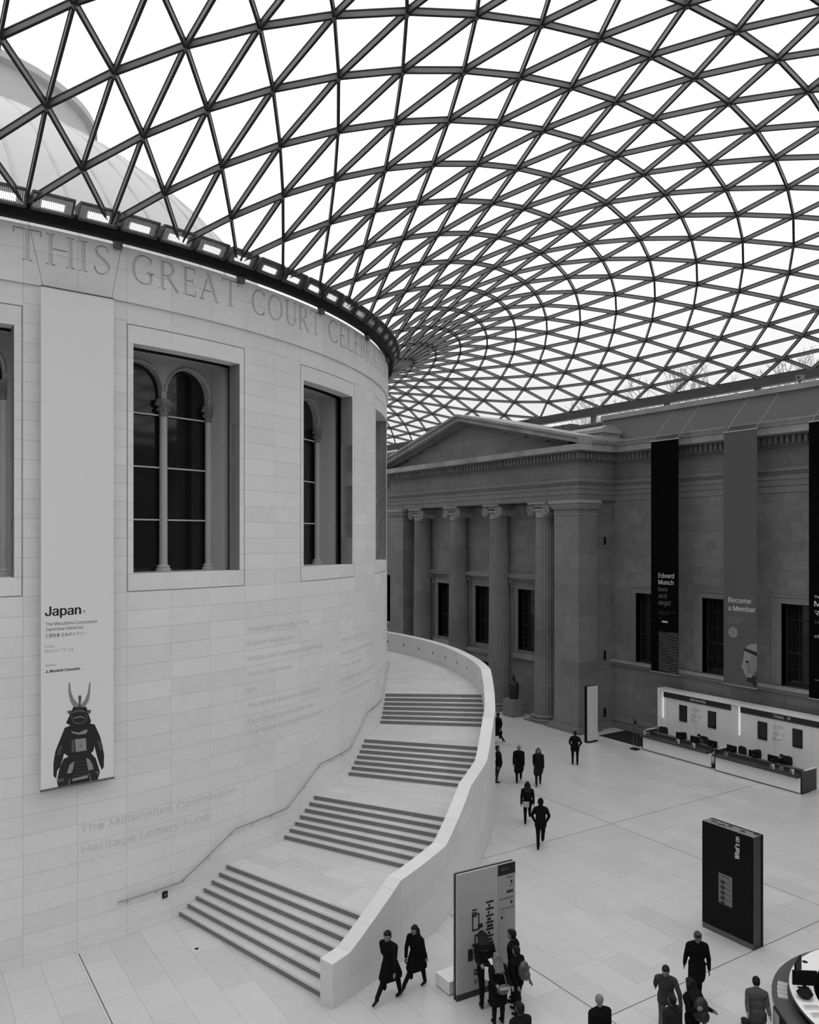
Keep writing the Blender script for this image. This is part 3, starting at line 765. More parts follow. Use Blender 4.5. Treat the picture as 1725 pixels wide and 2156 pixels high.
for k, c in enumerate(BAY):
    wnum += 1
    w = sash('window_%d' % wnum, ('portico window behind the nearest column, by the great pier', 'middle portico window above the doorway', 'farthest portico window above the stair parapet')[k], XB, c, .95, 4.02, 8.0, 3, 5, surround=False)
    sm = MB()
    for s in (-1, 1): sm.box(XB - .05, XB + .05, c + s * .95, c + s * 1.3, 3.8, 8.3)
    sm.box(XB - .05, XB + .05, c - .95, c + .95, 8.0, 8.3).build('surround', M_WALL, w)
    bx('hood_frieze', M_WALL, w, XB - .04, XB + .05, c - 1.35, c + 1.35, 8.3, 8.62)
    MB().prism([(XB - .14, 8.62), (XB - .2, 8.7), (XB - .36, 8.74), (XB - .38, 8.84), (XB - .46, 8.95), (XB + .05, 8.98), (XB + .05, 8.62)], ((0, c - 1.68, 0), (1, 0, 0), (0, 0, 1), (0, 1, 0)), 3.36).build('hood_cornice', M_CORN, w)
    for s in (-1, 1):
        b = MB().prism([(XB, 8.62), (XB - .28, 8.6), (XB - .26, 8.4), (XB - .12, 8.2), (XB - .14, 7.95), (XB, 7.85)], ((0, c + s * 1.46 - .1, 0), (1, 0, 0), (0, 0, 1), (0, 1, 0)), .2); b.build('console', M_WALL, w)
    if k != 1: bx('window_sill', M_CORN, w, XB - .22, XB + .05, c - 1.4, c + 1.4, 3.48, 3.8)
dr = setting('door_1', 'dark doorway in the portico under a stone ledge')
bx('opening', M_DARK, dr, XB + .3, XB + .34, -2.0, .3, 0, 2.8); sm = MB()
for s in (-1, 1): sm.box(XB - .06, XB + .3, YC + s * 1.05, YC + s * 1.4, 0, 3.15)
sm.box(XB - .06, XB + .3, YC - 1.05, YC + 1.05, 2.8, 3.15).build('surround', M_CORN, dr)
MB().prism([(XB - .1, 3.15), (XB - .16, 3.3), (XB - .38, 3.4), (XB - .44, 3.6), (XB + .05, 3.62), (XB + .05, 3.15)], ((0, YC - 1.75, 0), (1, 0, 0), (0, 0, 1), (0, 1, 0)), 3.5).build('ledge', M_CORN, dr)
# piers, built of large courses
def pier(y0, y1, x0, x1, side):
    MB().box(x0 + .01, x1, y0 + .01, y1 - .01, 0, 13.0).build('pier_core', M_WJOINT, wp)
    nz = 14; dz = 12.55 / nz
    for k in range(nz):
        z0, z1 = .5 + k * dz, .5 + (k + 1) * dz
        bx('pier_block', M_WALL, wp, x0, x1, y0, (y0 + y1) / 2 + (.35 if k % 2 else -.35) - .003, z0 + .003, z1 - .003)
        bx('pier_block', M_WALL, wp, x0, x1, (y0 + y1) / 2 + (.35 if k % 2 else -.35) + .003, y1, z0 + .003, z1 - .003)
    for ov, z0, z1 in ((.34, 0, .18), (.24, .18, .3), (.12, .3, .38), (.06, .38, .5)): bx('pier_base', M_WALL, wp, x0 - ov, x1 + .1, y0 - ov, y1 + ov, z0, z1)
    for ov, z0, z1 in ((.03, 12.72, 12.77), (.05, 13.02, 13.1), (.12, 13.1, 13.22), (.2, 13.22, 13.38), (.28, 13.38, 13.58)): bx('pier_capital', M_CORN, wp, x0 - ov, x1 + .1, y0 - ov, y1 + ov, z0, z1)
pier(PY0, -9.27, PX0, 33.42, 1); pier(7.6, PY1, PX0, 33.42, -1)
for ya, yb in ((-11.05, -9.3), (7.7, 9.25)):
    nz = 18; dz = 12.98 / nz
    for k in range(nz): bx('return_block', M_WALL, wp, 33.4, 35.0, ya, yb, .6 + k * dz + .003, .6 + (k + 1) * dz - .003)
    bx('return_plinth', M_WALL, wp, 33.4, 35.05, ya - .12, yb, 0, .6); bx('return_plinth', M_WALL, wp, 33.4, 35.05, ya - .3, yb, 0, .3)
for z0, z1 in ((10.95, 11.4), (4.04, 4.59), (.63, 1.18)): bx('vent_slot', M_BLACK, wp, 34.22, 34.42, -11.06, -11.0, z0, z1)
# entablature slabs over the whole portico
for nm, ov, z0, z1 in MOULD: bx(nm, M_WALL, wp, PX0 - ov, 35.2, PY0 - ov, PY1 + ov, z0, z1)
dn = MB()
for y in np.arange(PY0 - .4, PY1 + .4, .305): dn.box(PX0 - .44, PX0, y, y + .175, 15.94, 16.28)
for x in np.arange(PX0 - .1, 34.9, .305): dn.box(x, x + .175, PY0 - .44, PY0, 15.94, 16.28)
tag(dn.build('dentils', M_WALL_I, wp), kind='stuff')
CO = .85; y = PY0 - CO
while y < PY1 + CO - .05:
    l = min(random.choice((.95, 1.15, 1.4)), PY1 + CO - y)
    bx('cornice_block', M_CORN, wp, PX0 - CO, PX0 + .2, y + .004, y + l - .004, 16.37, 16.71); y += l
x = PX0 + .2
while x < 34.9:
    l = min(1.15, 35 - x); bx('cornice_block', M_CORN, wp, x + .004, x + l - .004, PY0 - CO, PY0 + .2, 16.37, 16.71)
    MB().prism([(PY0 - CO, 16.715), (PY0 - CO - .1, 16.80), (PY0 - CO - .16, 16.95), (PY0 - CO - .16, 17.0), (PY0 + .3, 17.05), (PY0 + .3, 16.715)], ((x + .004, 0, 0), (0, 1, 0), (0, 0, 1), (1, 0, 0)), l - .008).build('cornice_cyma', M_CORN, wp); x += l
# pediment: tympanum blocks and raking cornices
APY, APZ = -.65, 19.35
ty = MB().prism([(PY0 - .6, 16.6), (PY1 + .6, 16.6), (APY, APZ - .25)], ((PX0 + .06, 0, 0), (0, 1, 0), (0, 0, 1), (1, 0, 0)), .5).build('tympanum_core', M_WJOINT, wp)
nz = 5; dz = (APZ - .3 - 16.71) / nz
for k in range(nz):
    za, zb = 16.71 + k * dz, 16.71 + (k + 1) * dz
    f = lambda z, s: APY + (s - APY) * max(0, (APZ - .2 - z)) / (APZ - .2 - 16.5)
    y = f(za + .12, PY0 - .6); ye = f(za + .12, PY1 + .6)
    while y < ye - .1:
        l = min(random.choice((1.2, 1.6, 2.0)), ye - y); bx('tympanum_block', M_WALL, wp, PX0 + .03, PX0 + .4, y + .003, y + l - .003, za + .003, zb - .003); y += l
for end in (PY0 - CO, PY1 + CO):
    sg = 1 if end > APY else -1; L = abs(end - APY); nb = 9; sl = (APZ - 16.73) / L
    for k in range(nb):
        ya, yb = APY + sg * L * k / nb, APY + sg * L * (k + 1) / nb
        za, zb = APZ - sl * L * k / nb, APZ - sl * L * (k + 1) / nb
        for nm, xo, t0, t1 in (('raking_bed', .35, -.22, -.02), ('raking_corona', CO, 0, .30), ('raking_cyma', CO + .12, .30, .46)):
            if k == nb - 1 and nm == 'raking_bed': continue
            q = [(ya + sg * .004, za + t0), (yb - sg * .004, zb + t0), (yb - sg * .004, zb + t1), (ya + sg * .004, za + t1)]
            MB().prism(q if sg > 0 else q[::-1], ((PX0 - xo, 0, 0), (0, 1, 0), (0, 0, 1), (1, 0, 0)), 1.2 if nm != 'raking_cyma' else 4.2).build(nm, M_CORN if nm != 'raking_bed' else M_WALL, wp)
bx('attic_block', M_CORN, wp, 33.2, 34.7, -11.9, -10.6, 17.05, 17.5); bx('attic_block', M_CORN, wp, 33.1, 34.8, -12.0, -8.6, 17.5, 17.72)
MB().prism([(33.1, 17.72), (34.8, 17.72), (34.3, 17.95), (33.6, 17.95)], ((0, -11.9, 0), (1, 0, 0), (0, 0, 1), (0, 1, 0)), 3.2).build('attic_capstone', M_CORN, wp)
rl = thing('roof_hatch_box', 'small grey metal housing on the roof behind the pediment slope', 'housing', (34.2, -7.4, 17.6))
bx('body', mat('grey metal sheet', .10, .5), rl, 33.9, 34.6, -8.6, -6.4, 17.5, 18.45)
for y in (-8.6, -7.9, -7.2, -6.5): bx('rib', M_STEEL, rl, 33.85, 33.9, y - .04, y + .04, 17.5, 18.45)
# columns
def column(y, label):
    c = thing('column', label, 'column', (32.62, y, 0), 'fluted ionic columns of the portico'); x = 32.62
    bx('base_plinth', M_WALL, c, x - .98, x + .98, y - .98, y + .98, 0, .08)
    MB().lathe([(.95, .08), (1.0, .13), (.97, .2), (.85, .22), (.82, .3), (.88, .32), (.9, .37), (.86, .42), (.77, .44), (.75, .5)], (x, y, 0), 40).build('base', M_WALL, c, smooth=35)
    nd = 7; zs = [.5 + (12.62 - .5) * k / nd for k in range(nd + 1)]
    for a, b in zip(zs[:-1], zs[1:]):
        m = MB(); rings = []
        for z in np.linspace(a + .002, b - .002, 3):
            t = (z - .5) / 12.1; R = .72 - .10 * t ** 1.6; q = []
            for k in range(96):
                th = 2 * PI * k / 96; ph = (k % 4) / 4; dep = (0, .6, 1, .6)[k % 4] * .045
                q.append((x + (R - dep) * math.cos(th), y + (R - dep) * math.sin(th), z))
            rings.append(q)
        m.add([p for q in rings for p in q], [(i * 96 + k, i * 96 + (k + 1) % 96, (i + 1) * 96 + (k + 1) % 96, (i + 1) * 96 + k) for i in range(2) for k in range(96)] + [tuple(range(95, -1, -1)), tuple(192 + k for k in range(96))])
        m.build('shaft_drum', M_WALL, c)
    cp = MB().lathe([(.62, 12.6), (.66, 12.64), (.63, 12.7), (.66, 12.95), (.76, 13.05), (.72, 13.15)], (x, y, 0), 32).box(x - .78, x + .78, y - .84, y + .84, 13.44, 13.56).box(x - .62, x + .62, y - .9, y + .9, 13.22, 13.44).build('capital', M_CORN, c, smooth=35)
    for s in (-1, 1):
        v = MB(); cy_, cz = y + s * .68, 13.08
        v.tube([(x - .66, cy_, cz), (x - .3, cy_, cz), (x, cy_, cz), (x + .3, cy_, cz), (x + .66, cy_, cz)], [.34, .29, .24, .29, .34], 20)
        for xs in (-.68, .68):
            pts = [(x + xs, cy_ + s * (.33 * (1 - t / 44)) * math.cos(t * .32 + PI / 2 * 0), cz + (.33 * (1 - t / 44)) * math.sin(t * .32)) for t in range(40)]
            v.tube(pts, .035, 5); v.ball((x + xs, cy_, cz), .07, 8, 6)
        v.build('volute', M_CORN, cp, smooth=40)
    return c
for y, lb in zip(CY, ('fluted stone column standing next to the great corner pier', 'fluted column behind the dark statue, second from the corner pier', 'fluted column rising behind the upper stair parapet, third from the corner pier', 'farthest fluted column, partly hidden near the drum')): column(y, lb)

# ---------------------------------------------------------------- curved staircase
RISE = .1457; FL = [-75.65, -64.28, -52.75, -40.85]; TR = .752; LZ = [1.02, 2.04, 3.06, 4.08]
stair = thing('staircase', 'broad pale limestone staircase curving up around the drum', 'staircase', pol(25, -74, 0))
M_STRIP = mat('dark anti-slip groove', .09, .8)
RT = lambda p: r_in(p) + .01
def step(p, zt, zb, last):
    ex = .3 if last else TR + .05
    N_ = 4; rb = [22.0] + [22 + (r_in(p) - 22) * (k + random.uniform(-.25, .25)) / N_ for k in range(1, N_)] + [None]
    m = MB(); t = MB()
    for a, b in zip(rb[:-1], rb[1:]):
        ra = a + .003; rB = (b - .003) if b else RT
        m.arc(ra, rB, p, p + .12, zb - .02, zt - .035, 2); t.arc(ra, rB, p - .03, p + ex, zt - .035, zt, 2)
    s = t.build('step', M_STEP_I, stair); WL[s.name] = WL[stair.name]
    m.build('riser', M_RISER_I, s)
    MB().arc(22.02, lambda q: RT(q) - .02, p - .034, p - .028, zt - .037, zt - .003, 2).build('nosing_edge', M_RISER, s)
    MB().arc(22.05, lambda q: RT(q) - .05, p + .05, p + .075, zt - .002, zt + .002, 2).build('nosing_strip', M_STRIP, s)
    return s
zb = 0
for p0, zl in zip(FL, LZ):
    for k in range(7):
        p = p0 + TR * k; zt = zb + (zl - zb) * (k + 1) / 7
        step(p, zt, zt - (zl - zb) / 7, k == 6)
    zb = zl
ends = [f + TR * 6 + .3 for f in FL]
def landing(pa, pb, z, rows):
    ld = MB().arc(22.0, RT, pa, pb, z - .3, z - .012, 12).build('landing', M_JOINT, stair); WL[ld.name] = WL[stair.name]
    dp = (pb - pa) / rows
    for k in range(rows):
        a, b = pa + dp * k, pa + dp * (k + 1); nR = 4; off = random.uniform(-.4, .4)
        rr = [22.0] + [22 + (r_in(a) - 22) * (q + off * .5) / nR + 0 for q in range(1, nR + 1) if .3 < (q + off * .5) < nR - .3] + [None]
        for r0, r1 in zip(rr[:-1], rr[1:]):
            MB().arc(r0 + .003, (r1 - .003) if r1 else RT, a + .006, b - .006, z - .05, z, 2).build('paving_slab', M_STEP, ld)
for k in range(3): landing(ends[k], FL[k + 1] + .1, LZ[k], 5)
landing(ends[3], 18, LZ[3], 36)
# parapet of stone panels following the flights
PT = [(-75.95, 1.08), (-74.7, 1.12), (-70.45, 2.17), (-64.9, 2.19), (-59.4, 3.2), (-53.4, 3.22), (-47.8, 4.22), (-41.8, 4.22), (-35.6, 5.21), (18, 5.21)]
def p_top(p): return float(np.interp(p, [a for a, _ in PT], [b for _, b in PT]))
par = MB().arc(lambda p: r_in(p) + .02, lambda p: r_out(p) - .012, -75.9, 18, 0, lambda p: p_top(p) - .07, 200).build('parapet', M_JOINT, stair); WL[par.name] = WL[stair.name]
brk = sorted(set([a for a, _ in PT[:-1]] + [q for q in np.arange(-73.2, -34, 2.1)])); brk = [b for k, b in enumerate(brk) if k == 0 or b - brk[k - 1] > .35] + [q for q in np.arange(-31.5, 19, 4.1)]
CH = .527
for a, b in zip(brk[:-1], brk[1:]):
    top = max(p_top(a), p_top(b)); lowt = min(p_top(a), p_top(b)); nz = int((lowt - .25) / CH) if b < -33 else 0
    lev = [k * CH for k in range(nz + 1)]; g2 = .006
    for k in range(len(lev)):
        z0 = lev[k] + .003; last = k == len(lev) - 1
        z1 = (lambda p: p_top(p)) if last else lev[k + 1] - .003
        MB().arc(r_in, r_out, a + g2, b - g2, z0, z1, 5).build('parapet_stone', M_PSTONE, par)
# little recessed lights in the inner face of the parapet
for p in np.arange(-36, 2, 4.35):
    r = r_in(p) - .004; m = MB().arc(r, r + .02, p - .13, p + .13, LZ[3] + .48, LZ[3] + .62, 1); m.build('wall_light', M_BLACK, stair)
# handrail on the drum side
hr = thing('handrail', 'thin steel handrail running up the drum wall beside the stair', 'handrail', pol(22.1, -75.7, 1.06))
HP = [(-80.75, 1.06), (-75.71, 1.06), (-70.39, 2.1), (-64.29, 2.1), (-59.08, 3.13), (-52.9, 3.13), (-47.58, 4.16), (-41.26, 4.16), (-35.55, 5.19), (-30, 5.19)]
pts = []
for (a, z0), (b, z1) in zip(HP[:-1], HP[1:]):
    for t in np.linspace(0, 1, 9)[:-1]: pts.append(pol(22.09, a + (b - a) * t, z0 + (z1 - z0) * t))
pts.append(pol(22.09, *HP[-1])); MB().tube(pts, .024, 8).build('rail', M_RAIL, hr, smooth=40)
for k in range(22):
    p = -80 + 2.3 * k; z = float(np.interp(p, [a for a, _ in HP], [b for _, b in HP])) - .02
    MB().tube([pol(22.09, p, z), pol(22.07, p, z - .07), pol(22.0, p, z - .09)], .011, 6).build('bracket', M_RAIL, hr)
sb = thing('socket_box', 'small black socket box on the drum wall under the handrail', 'socket box', pol(22.0, -76.9, .78))
MB().arc(22.0, 22.05, -77.15, -76.75, .72, .9, 1).build('body', M_BLACK, sb); MB().arc(22.05, 22.06, -77.05, -76.85, .76, .86, 1).build('cover', M_STEEL, sb)

# ---------------------------------------------------------------- floodlights round the top of the drum
M_LAMP = mat('lit floodlight lamp', 1.0, .3, emit=2.6)
M_GLOW = mat('lit floodlight reflector', .8, .25, metal=.9)
gal = setting('trim_1', 'black lighting gallery rim round the top of the drum')
MB().arc(22.05, 22.3, -112, 10, 19.71, 20.0, 80).build('rim_channel', M_BLACK, gal)
for k in range(10):
    p = -102.6 + 10.9 * k; MB().arc(22.02, 22.2, p - .28, p + .28, 19.5, 19.95, 1).build('bracket_post', M_STEEL, gal)
FN = []
def floodlight(p, first, label):
    f = thing('floodlight', label, 'floodlight', pol(22.35, p, 20.0), 'row of floodlights on the rim of the drum')
    L = 1.36; A = lambda *q: MB().arc(*q)
    h = A(22.1, 22.62, p - L, p + L, 20.33, 20.38, 3); h.arc(22.1, 22.14, p - L, p + L, 19.98, 20.38, 3).arc(22.1, 22.34, p - L, p + L, 19.96, 20.0, 3)
    for s in (-1, 1):
        q = [pol(r, p + s * L, z) for r, z in ((22.1, 19.96), (22.34, 19.96), (22.62, 20.33), (22.62, 20.38), (22.1, 20.38))] + [pol(r, p + s * (L - .06), z) for r, z in ((22.1, 19.96), (22.34, 19.96), (22.62, 20.33), (22.62, 20.38), (22.1, 20.38))]
        h.add(q, [(0, 1, 2, 3, 4), (9, 8, 7, 6, 5)] + [(i, i + 5, (i + 1) % 5 + 5, (i + 1) % 5) for i in range(5)])
    h.build('housing', M_STEEL, f)
    def slope(mb, a, b, t0, t1, d):                                   # strip lying in the tilted front opening
        e = lambda t: (22.34 + .26 * t + d, 19.99 + .34 * t)
        mb.add([pol(e(t)[0], q, e(t)[1]) for q in (a, b) for t in (t0, t1)] + [pol(e(t)[0] - .015, q, e(t)[1] + .01) for q in (a, b) for t in (t0, t1)], [(0, 2, 3, 1), (4, 5, 7, 6), (0, 1, 5, 4), (2, 6, 7, 3), (0, 4, 6, 2), (1, 3, 7, 5)])
    r_ = MB(); slope(r_, p - L + .07, p + L - .07, .03, .97, -.06); r_.build('reflector', M_GLOW, f)
    l_ = MB(); slope(l_, p - .72, p + .72, .22, .62, -.035); l_.build('lamp', M_LAMP, f)
    lv = MB()
    for t in range(21): q = p - L + .12 + t * (2 * L - .24) / 20; slope(lv, q - .014, q + .014, .02, .98, .0)
    tag(lv.build('louvre_fins', M_STEEL, f), kind='stuff')
ORD = ['first', 'second', 'third', 'fourth', 'fifth', 'sixth', 'seventh', 'eighth', 'ninth', 'tenth', 'eleventh', 'twelfth', 'thirteenth', 'fourteenth', 'fifteenth', 'sixteenth', 'seventeenth', 'eighteenth', 'nineteenth', 'twentieth']
for k in range(20): floodlight(-88.55 + 3.03 * k, k == 0, 'lit floodlight on the drum rim, %s from the left edge of the picture' % ORD[k])
# ---------------------------------------------------------------- banner on the drum
a0, a1 = rad(-86.22), rad(-81.31)
JA = np.array((22.3 * math.cos(a0), 22.3 * math.sin(a0), 0)); JB = np.array((22.3 * math.cos(a1), 22.3 * math.sin(a1), 0))
ju = (JB - JA) / np.linalg.norm(JB - JA); jv = np.array((0, 0, 1.0)); jn = np.cross(ju, jv)   # jn points out of the drum
if jn @ JA < 0: jn = -jn
JW = float(np.linalg.norm(JB - JA))
bj = thing('banner', 'tall white banner on the drum reading Japan with a suit of armour', 'banner', tuple((JA + JB) / 2 + np.array((0, 0, 4.66))))
M_CLOTH = mat('white banner cloth', .84, .7)
def fr(d=0.0): return (JA + jn * d, ju, jv, jn)
MB().prism([(0, 4.7), (JW, 4.7), (JW, 18.0), (0, 18.0)], fr(-.01), .012).build('cloth', M_CLOTH, bj); bjt = bj; bjc = bj.children[0]
MB().tube([JA + ju * -.02 + jv * 4.67, JA + ju * (JW + .02) + jv * 4.67], .03, 8).build('bottom_rail', M_STEEL, bj)
MB().tube([JA + jv * 18.02, JA + ju * JW + jv * 18.02], .02, 8).build('top_rail', M_STEEL, bj)
for s, x in ((-1, .05), (1, JW - .05)):
    MB().tube([JA + ju * x + jv * 18.02, JA + ju * (x + s * .35) - jn * .12 + jv * 19.75], .006, 5).build('hanging_cable', M_STEEL, bj)
JT = [('Japan', .11, 9.28, .91, .25, M_INK, .02), ('The Mitsubishi Corporation', .11, 9.02, 1.35, .088, M_INK, 0), ('Japanese Galleries', .11, 8.885, .98, .088, M_INK, 0),
      ('三菱商事 日本ギャラリー', .11, 8.71, 1.05, .10, M_INK, 0), ('Free', .11, 8.43, .23, .085, M_PALEINK, 0), ('Rooms 92–94', .11, 8.31, .72, .085, M_PALEINK, 0),
      ('Sponsored by', .11, 7.95, .26, .04, M_INK, 0), ('Mitsubishi Corporation', .22, 7.775, .78, .075, M_INK, .006)]
for (tx, x, z, w, h, m, of), me in zip(JT, text_meshes([(t[0], 1, 0, t[6]) for t in JT])):
    o = put_text('lettering', me, m, bjc, (JA + ju * x + jv * z + jn * .0035, ju, jv, jn), width=w, height=h, bold=.045 if of else 0)
for k in range(3):                                                  # small three-lozenge emblem
    a = PI / 2 + k * 2 * PI / 3; d = np.array((math.cos(a), math.sin(a))); pn = np.array((-d[1], d[0]))
    q = [(0, 0), tuple(d * .026 + pn * .015), tuple(d * .052), tuple(d * .026 - pn * .015)]
    MB().prism([(.155 + p[0], 7.80 + p[1]) for p in q][::-1], fr(.002), .002).build('emblem_lozenge', M_INK, bjc)
MB().prism([(1.11 + .035 * math.cos(t * PI / 8), 9.35 + .035 * math.sin(t * PI / 8)) for t in range(16)], fr(.002), .002).build('dot', mat('pale grey dot', .40, .6), bjc)
# the armour on the print, mapped from picture pixels (crop scale) to the cloth
def AP(pts): return [((p[0] - 45) / 1187 * JW, 8.0 - (p[1] - (p[0] - 45) * -.175) * (8.0 - 4.66) / 2037) for p in pts]
M_ARM = mat('dark lacquer print', .02, .6); M_ARM2 = mat('mid grey print', .11, .6); M_ARM3 = mat('light grey print', .30, .6); M_HORN = mat('horn grey print', .27, .6)
def ap(name, pts, m, d):
    q = AP(pts); ar = sum(p[0] * r[1] - r[0] * p[1] for p, r in zip(q, q[1:] + q[:1]))
    if ar < 0: q = q[::-1]
    MB().prism(q, fr(d), .001).build(name, m, bjc)
ap('print_horn', [(480, 250), (505, 255), (520, 400), (560, 510), (640, 600), (655, 670), (570, 660), (510, 570), (480, 430)], M_HORN, .003)
ap('print_horn', [(822, 225), (842, 225), (835, 400), (815, 530), (760, 625), (690, 660), (690, 600), (750, 520), (795, 400)], M_HORN, .003)
ap('print_body', [(560, 650), (770, 640), (790, 700), (850, 880), (830, 915), (910, 930), (1000, 1120), (1045, 1300), (1070, 1440), (1065, 1640), (1030, 1695), (1000, 1620), (965, 1520), (905, 1290), (890, 1370), (850, 1410), (930, 1500), (1000, 1720), (960, 1860), (320, 1985), (295, 1880), (330, 1690), (400, 1510), (480, 1470), (410, 1420), (390, 1500), (350, 1640), (300, 1700), (285, 1830), (240, 1790), (240, 1580), (270, 1390), (330, 1230), (420, 1000), (510, 960), (440, 920), (500, 790)], M_ARM, .003)
ap('print_crest', [(640, 470), (668, 450), (692, 470), (680, 590), (695, 650), (625, 655), (645, 590)], M_ARM2, .0045)
ap('print_brow', [(510, 760), (590, 705), (690, 690), (780, 720), (810, 745), (740, 730), (640, 725), (560, 750)], M_ARM2, .0045)
ap('print_wing', [(450, 735), (500, 708), (535, 715), (505, 790)], M_ARM2, .0045); ap('print_wing', [(785, 690), (855, 690), (830, 760), (795, 735)], M_ARM2, .0045)
ap('print_mask', [(525, 790), (535, 780), (550, 860), (590, 905), (660, 915), (735, 890), (775, 830), (760, 750), (785, 770), (785, 850), (740, 910), (660, 932), (580, 925), (535, 870)], M_ARM2, .0045)
ap('print_moustache', [(570, 830), (620, 808), (700, 800), (745, 820), (740, 835), (690, 818), (620, 825), (580, 848)], M_ARM3, .0045)
ap('print_collar', [(525, 1050), (640, 1075), (780, 1010), (790, 1050), (760, 1090), (640, 1105), (540, 1085)], M_ARM3, .0045)
ap('print_square', [(580, 1185), (765, 1160), (775, 1365), (600, 1395)], M_ARM3, .0045)
ap('print_boss', [(655, 1290), (675, 1268), (697, 1288), (675, 1315)], M_ARM2, .0055)
ap('print_tassel', [(530, 1200), (565, 1195), (580, 1390), (530, 1395)], M_ARM2, .0045)
ap('print_thigh', [(500, 1600), (575, 1545), (550, 1690), (520, 1745), (455, 1745)], M_ARM3, .0045)
ap('print_thigh', [(765, 1490), (820, 1510), (870, 1590), (890, 1680), (805, 1700)], M_ARM3, .0045)
ap('print_hem', [(540, 1835), (800, 1775), (790, 1825), (545, 1875)], M_ARM3, .0045)
ap('print_edge', [(495, 1840), (505, 1842), (490, 1955), (475, 1955)], M_ARM3, .0045); ap('print_edge', [(805, 1740), (815, 1740), (862, 1885), (850, 1888)], M_ARM3, .0045)
ap('print_tassel_plate', [(295, 1835), (410, 1830), (400, 1880), (300, 1888)], M_ARM2, .0045); ap('print_tassel_plate', [(925, 1720), (1000, 1700), (1000, 1745), (945, 1762)], M_ARM2, .0045)
for k in range(5):
    y = 1560 + 55 * k; ap('print_lacing', [(580 - k * 8, y + 8), (760 + k * 8, y - 20), (760 + k * 8, y - 14), (580 - k * 8, y + 14)], M_ARM2, .0045)
for s, (bx0, by0) in ((0, (335, 1300)), (1, (960, 1210))):
    for r in range(5):
        for c in range(3):
            x, y = bx0 + c * 18 + (-r * 8 if s == 0 else r * 8), by0 + r * 30; ap('print_mail', [(x, y), (x + 9, y), (x + 9, y + 14), (x, y + 14)], M_ARM3, .0045)

# ---------------------------------------------------------------- banners on the east wall
XN = 33.5
CLO = {}
def wall_banner(y0, y1, label, col, name='cloth'):
    b = thing('banner', label, 'banner', (XN, (y0 + y1) / 2, 4.0))
    CLO[b.name] = bx('cloth', mat(name, col, .9, spec=.02), b, XN, XN + .012, y1, y0, 4.05, 16.63)
    for nm, z in (('bottom_rail', 4.04), ('top_rail', 16.64)): MB().tube([(XN, y0 + .02, z), (XN, y1 - .02, z)], .025, 8).build(nm, M_RAIL, b)
    for y in (y0 - .1, y1 + .1): MB().tube([(XN, y, 16.64), (XW - .05, y - .35, 18.5)], .007, 5).build('hanging_cable', M_RAIL, b)
    return b
wu, wv, wn_ = np.array((0, -1.0, 0)), np.array((0, 0, 1.0)), np.array((-1.0, 0, 0))
def WF(y, z, d=.002): return (np.array((XN - d, y, z)), wu, wv, wn_)
def wtexts(b, jobs):
    for (tx, y, z, w, h, m, of), me in zip(jobs, text_meshes([(t[0], 1, 0, t[6]) for t in jobs])):
        o_, u_, v_, n_ = WF(y, z, .004); put_text('lettering', me, m, CLO[b.name], (o_, u_, v_, n_), width=w, height=h, bold=.03 if of else 0)
M_B1 = mat('cream print', .5, .6); M_DIM = mat('dull grey print', .10, .6); M_DIM2 = mat('faint print', .06, .6)
b1 = wall_banner(-15.24, -17.08, 'black exhibition banner with a wave-striped panel, left of the grey banner', .004, 'black banner cloth')
wtexts(b1, [('Edvard', -15.76, 9.19, 1.03, .25, M_B1, .015), ('Munch', -15.76, 8.83, 1.0, .25, M_B1, .015), ('love', -15.76, 8.45, .6, .25, M_DIM, .01), ('and', -15.76, 8.09, .54, .25, M_DIM, .01), ('angst', -15.76, 7.72, .82, .25, M_DIM, .01),
            ('11 April – 21 July 2019', -15.76, 7.32, 1.1, .09, M_DIM2, 0), ('Members free', -15.76, 7.2, .66, .09, M_DIM2, 0), ('Supported by', -15.76, 6.98, .25, .05, M_DIM2, 0)])
MB().prism([(0, 0), (.39, 0), (.39, .1), (0, .1)], WF(-15.98, 6.77), .002).build('sponsor_box', M_B1, CLO[b1.name])
# plain stand-in for the picture panel: pale and dark bands, no figure
MB().prism([(0, 0), (1.34, 0), (1.34, 2.22), (0, 2.22)], WF(-15.76, 4.07, .001), .002).build('picture_panel', mat('near black print', .014, .7), CLO[b1.name])
for k in range(16):
    z = 5.0 + .073 * k if k < 16 else 0; amp = .05
    pts = [(.02 + 1.3 * t / 10, 4.2 + .13 * k + .07 * math.sin(t * .7 + k * .6)) for t in range(11)]
    ws2 = [.012 + .018 * abs(math.sin(t * 1.3 + k)) for t in range(11)]
    q = stroke(pts, ws2); MB().prism([(p[0], p[1] - 4.07) for p in q], WF(-15.76, 4.07, .004), .001).build('picture_band', M_DIM if k % 3 else mat('light print', .16, .6), CLO[b1.name])
b2 = wall_banner(-19.84, -21.70, 'mid grey banner reading Become a Member with a carved head', .105, 'grey banner cloth')
M_B2 = mat('pale banner print', .55, .6); M_B2D = mat('soft banner print', .25, .6)
wtexts(b2, [('Become', -20.12, 8.14, 1.25, .25, M_B2, .02), ('a Member', -20.12, 7.73, 1.5, .25, M_B2, .02), ('Join today to discover', -20.12, 7.37, 1.05, .09, M_B2D, 0), ('2 million years of', -20.12, 7.25, .82, .09, M_B2D, 0), ('human history', -20.12, 7.13, .66, .09, M_B2D, 0)])
MB().prism([(.26 * math.cos(t * PI / 16), .26 * math.sin(t * PI / 16)) for t in range(32)], WF(-20.38, 6.66), .002).build('roundel', M_B2D, CLO[b2.name])
wtexts(b2, [('Free', -20.28, 6.75, .2, .08, mat('ink', .02), 0), ('exhibition', -20.17, 6.63, .42, .08, mat('ink', .02), 0), ('entry', -20.26, 6.51, .24, .08, mat('ink', .02), 0)])
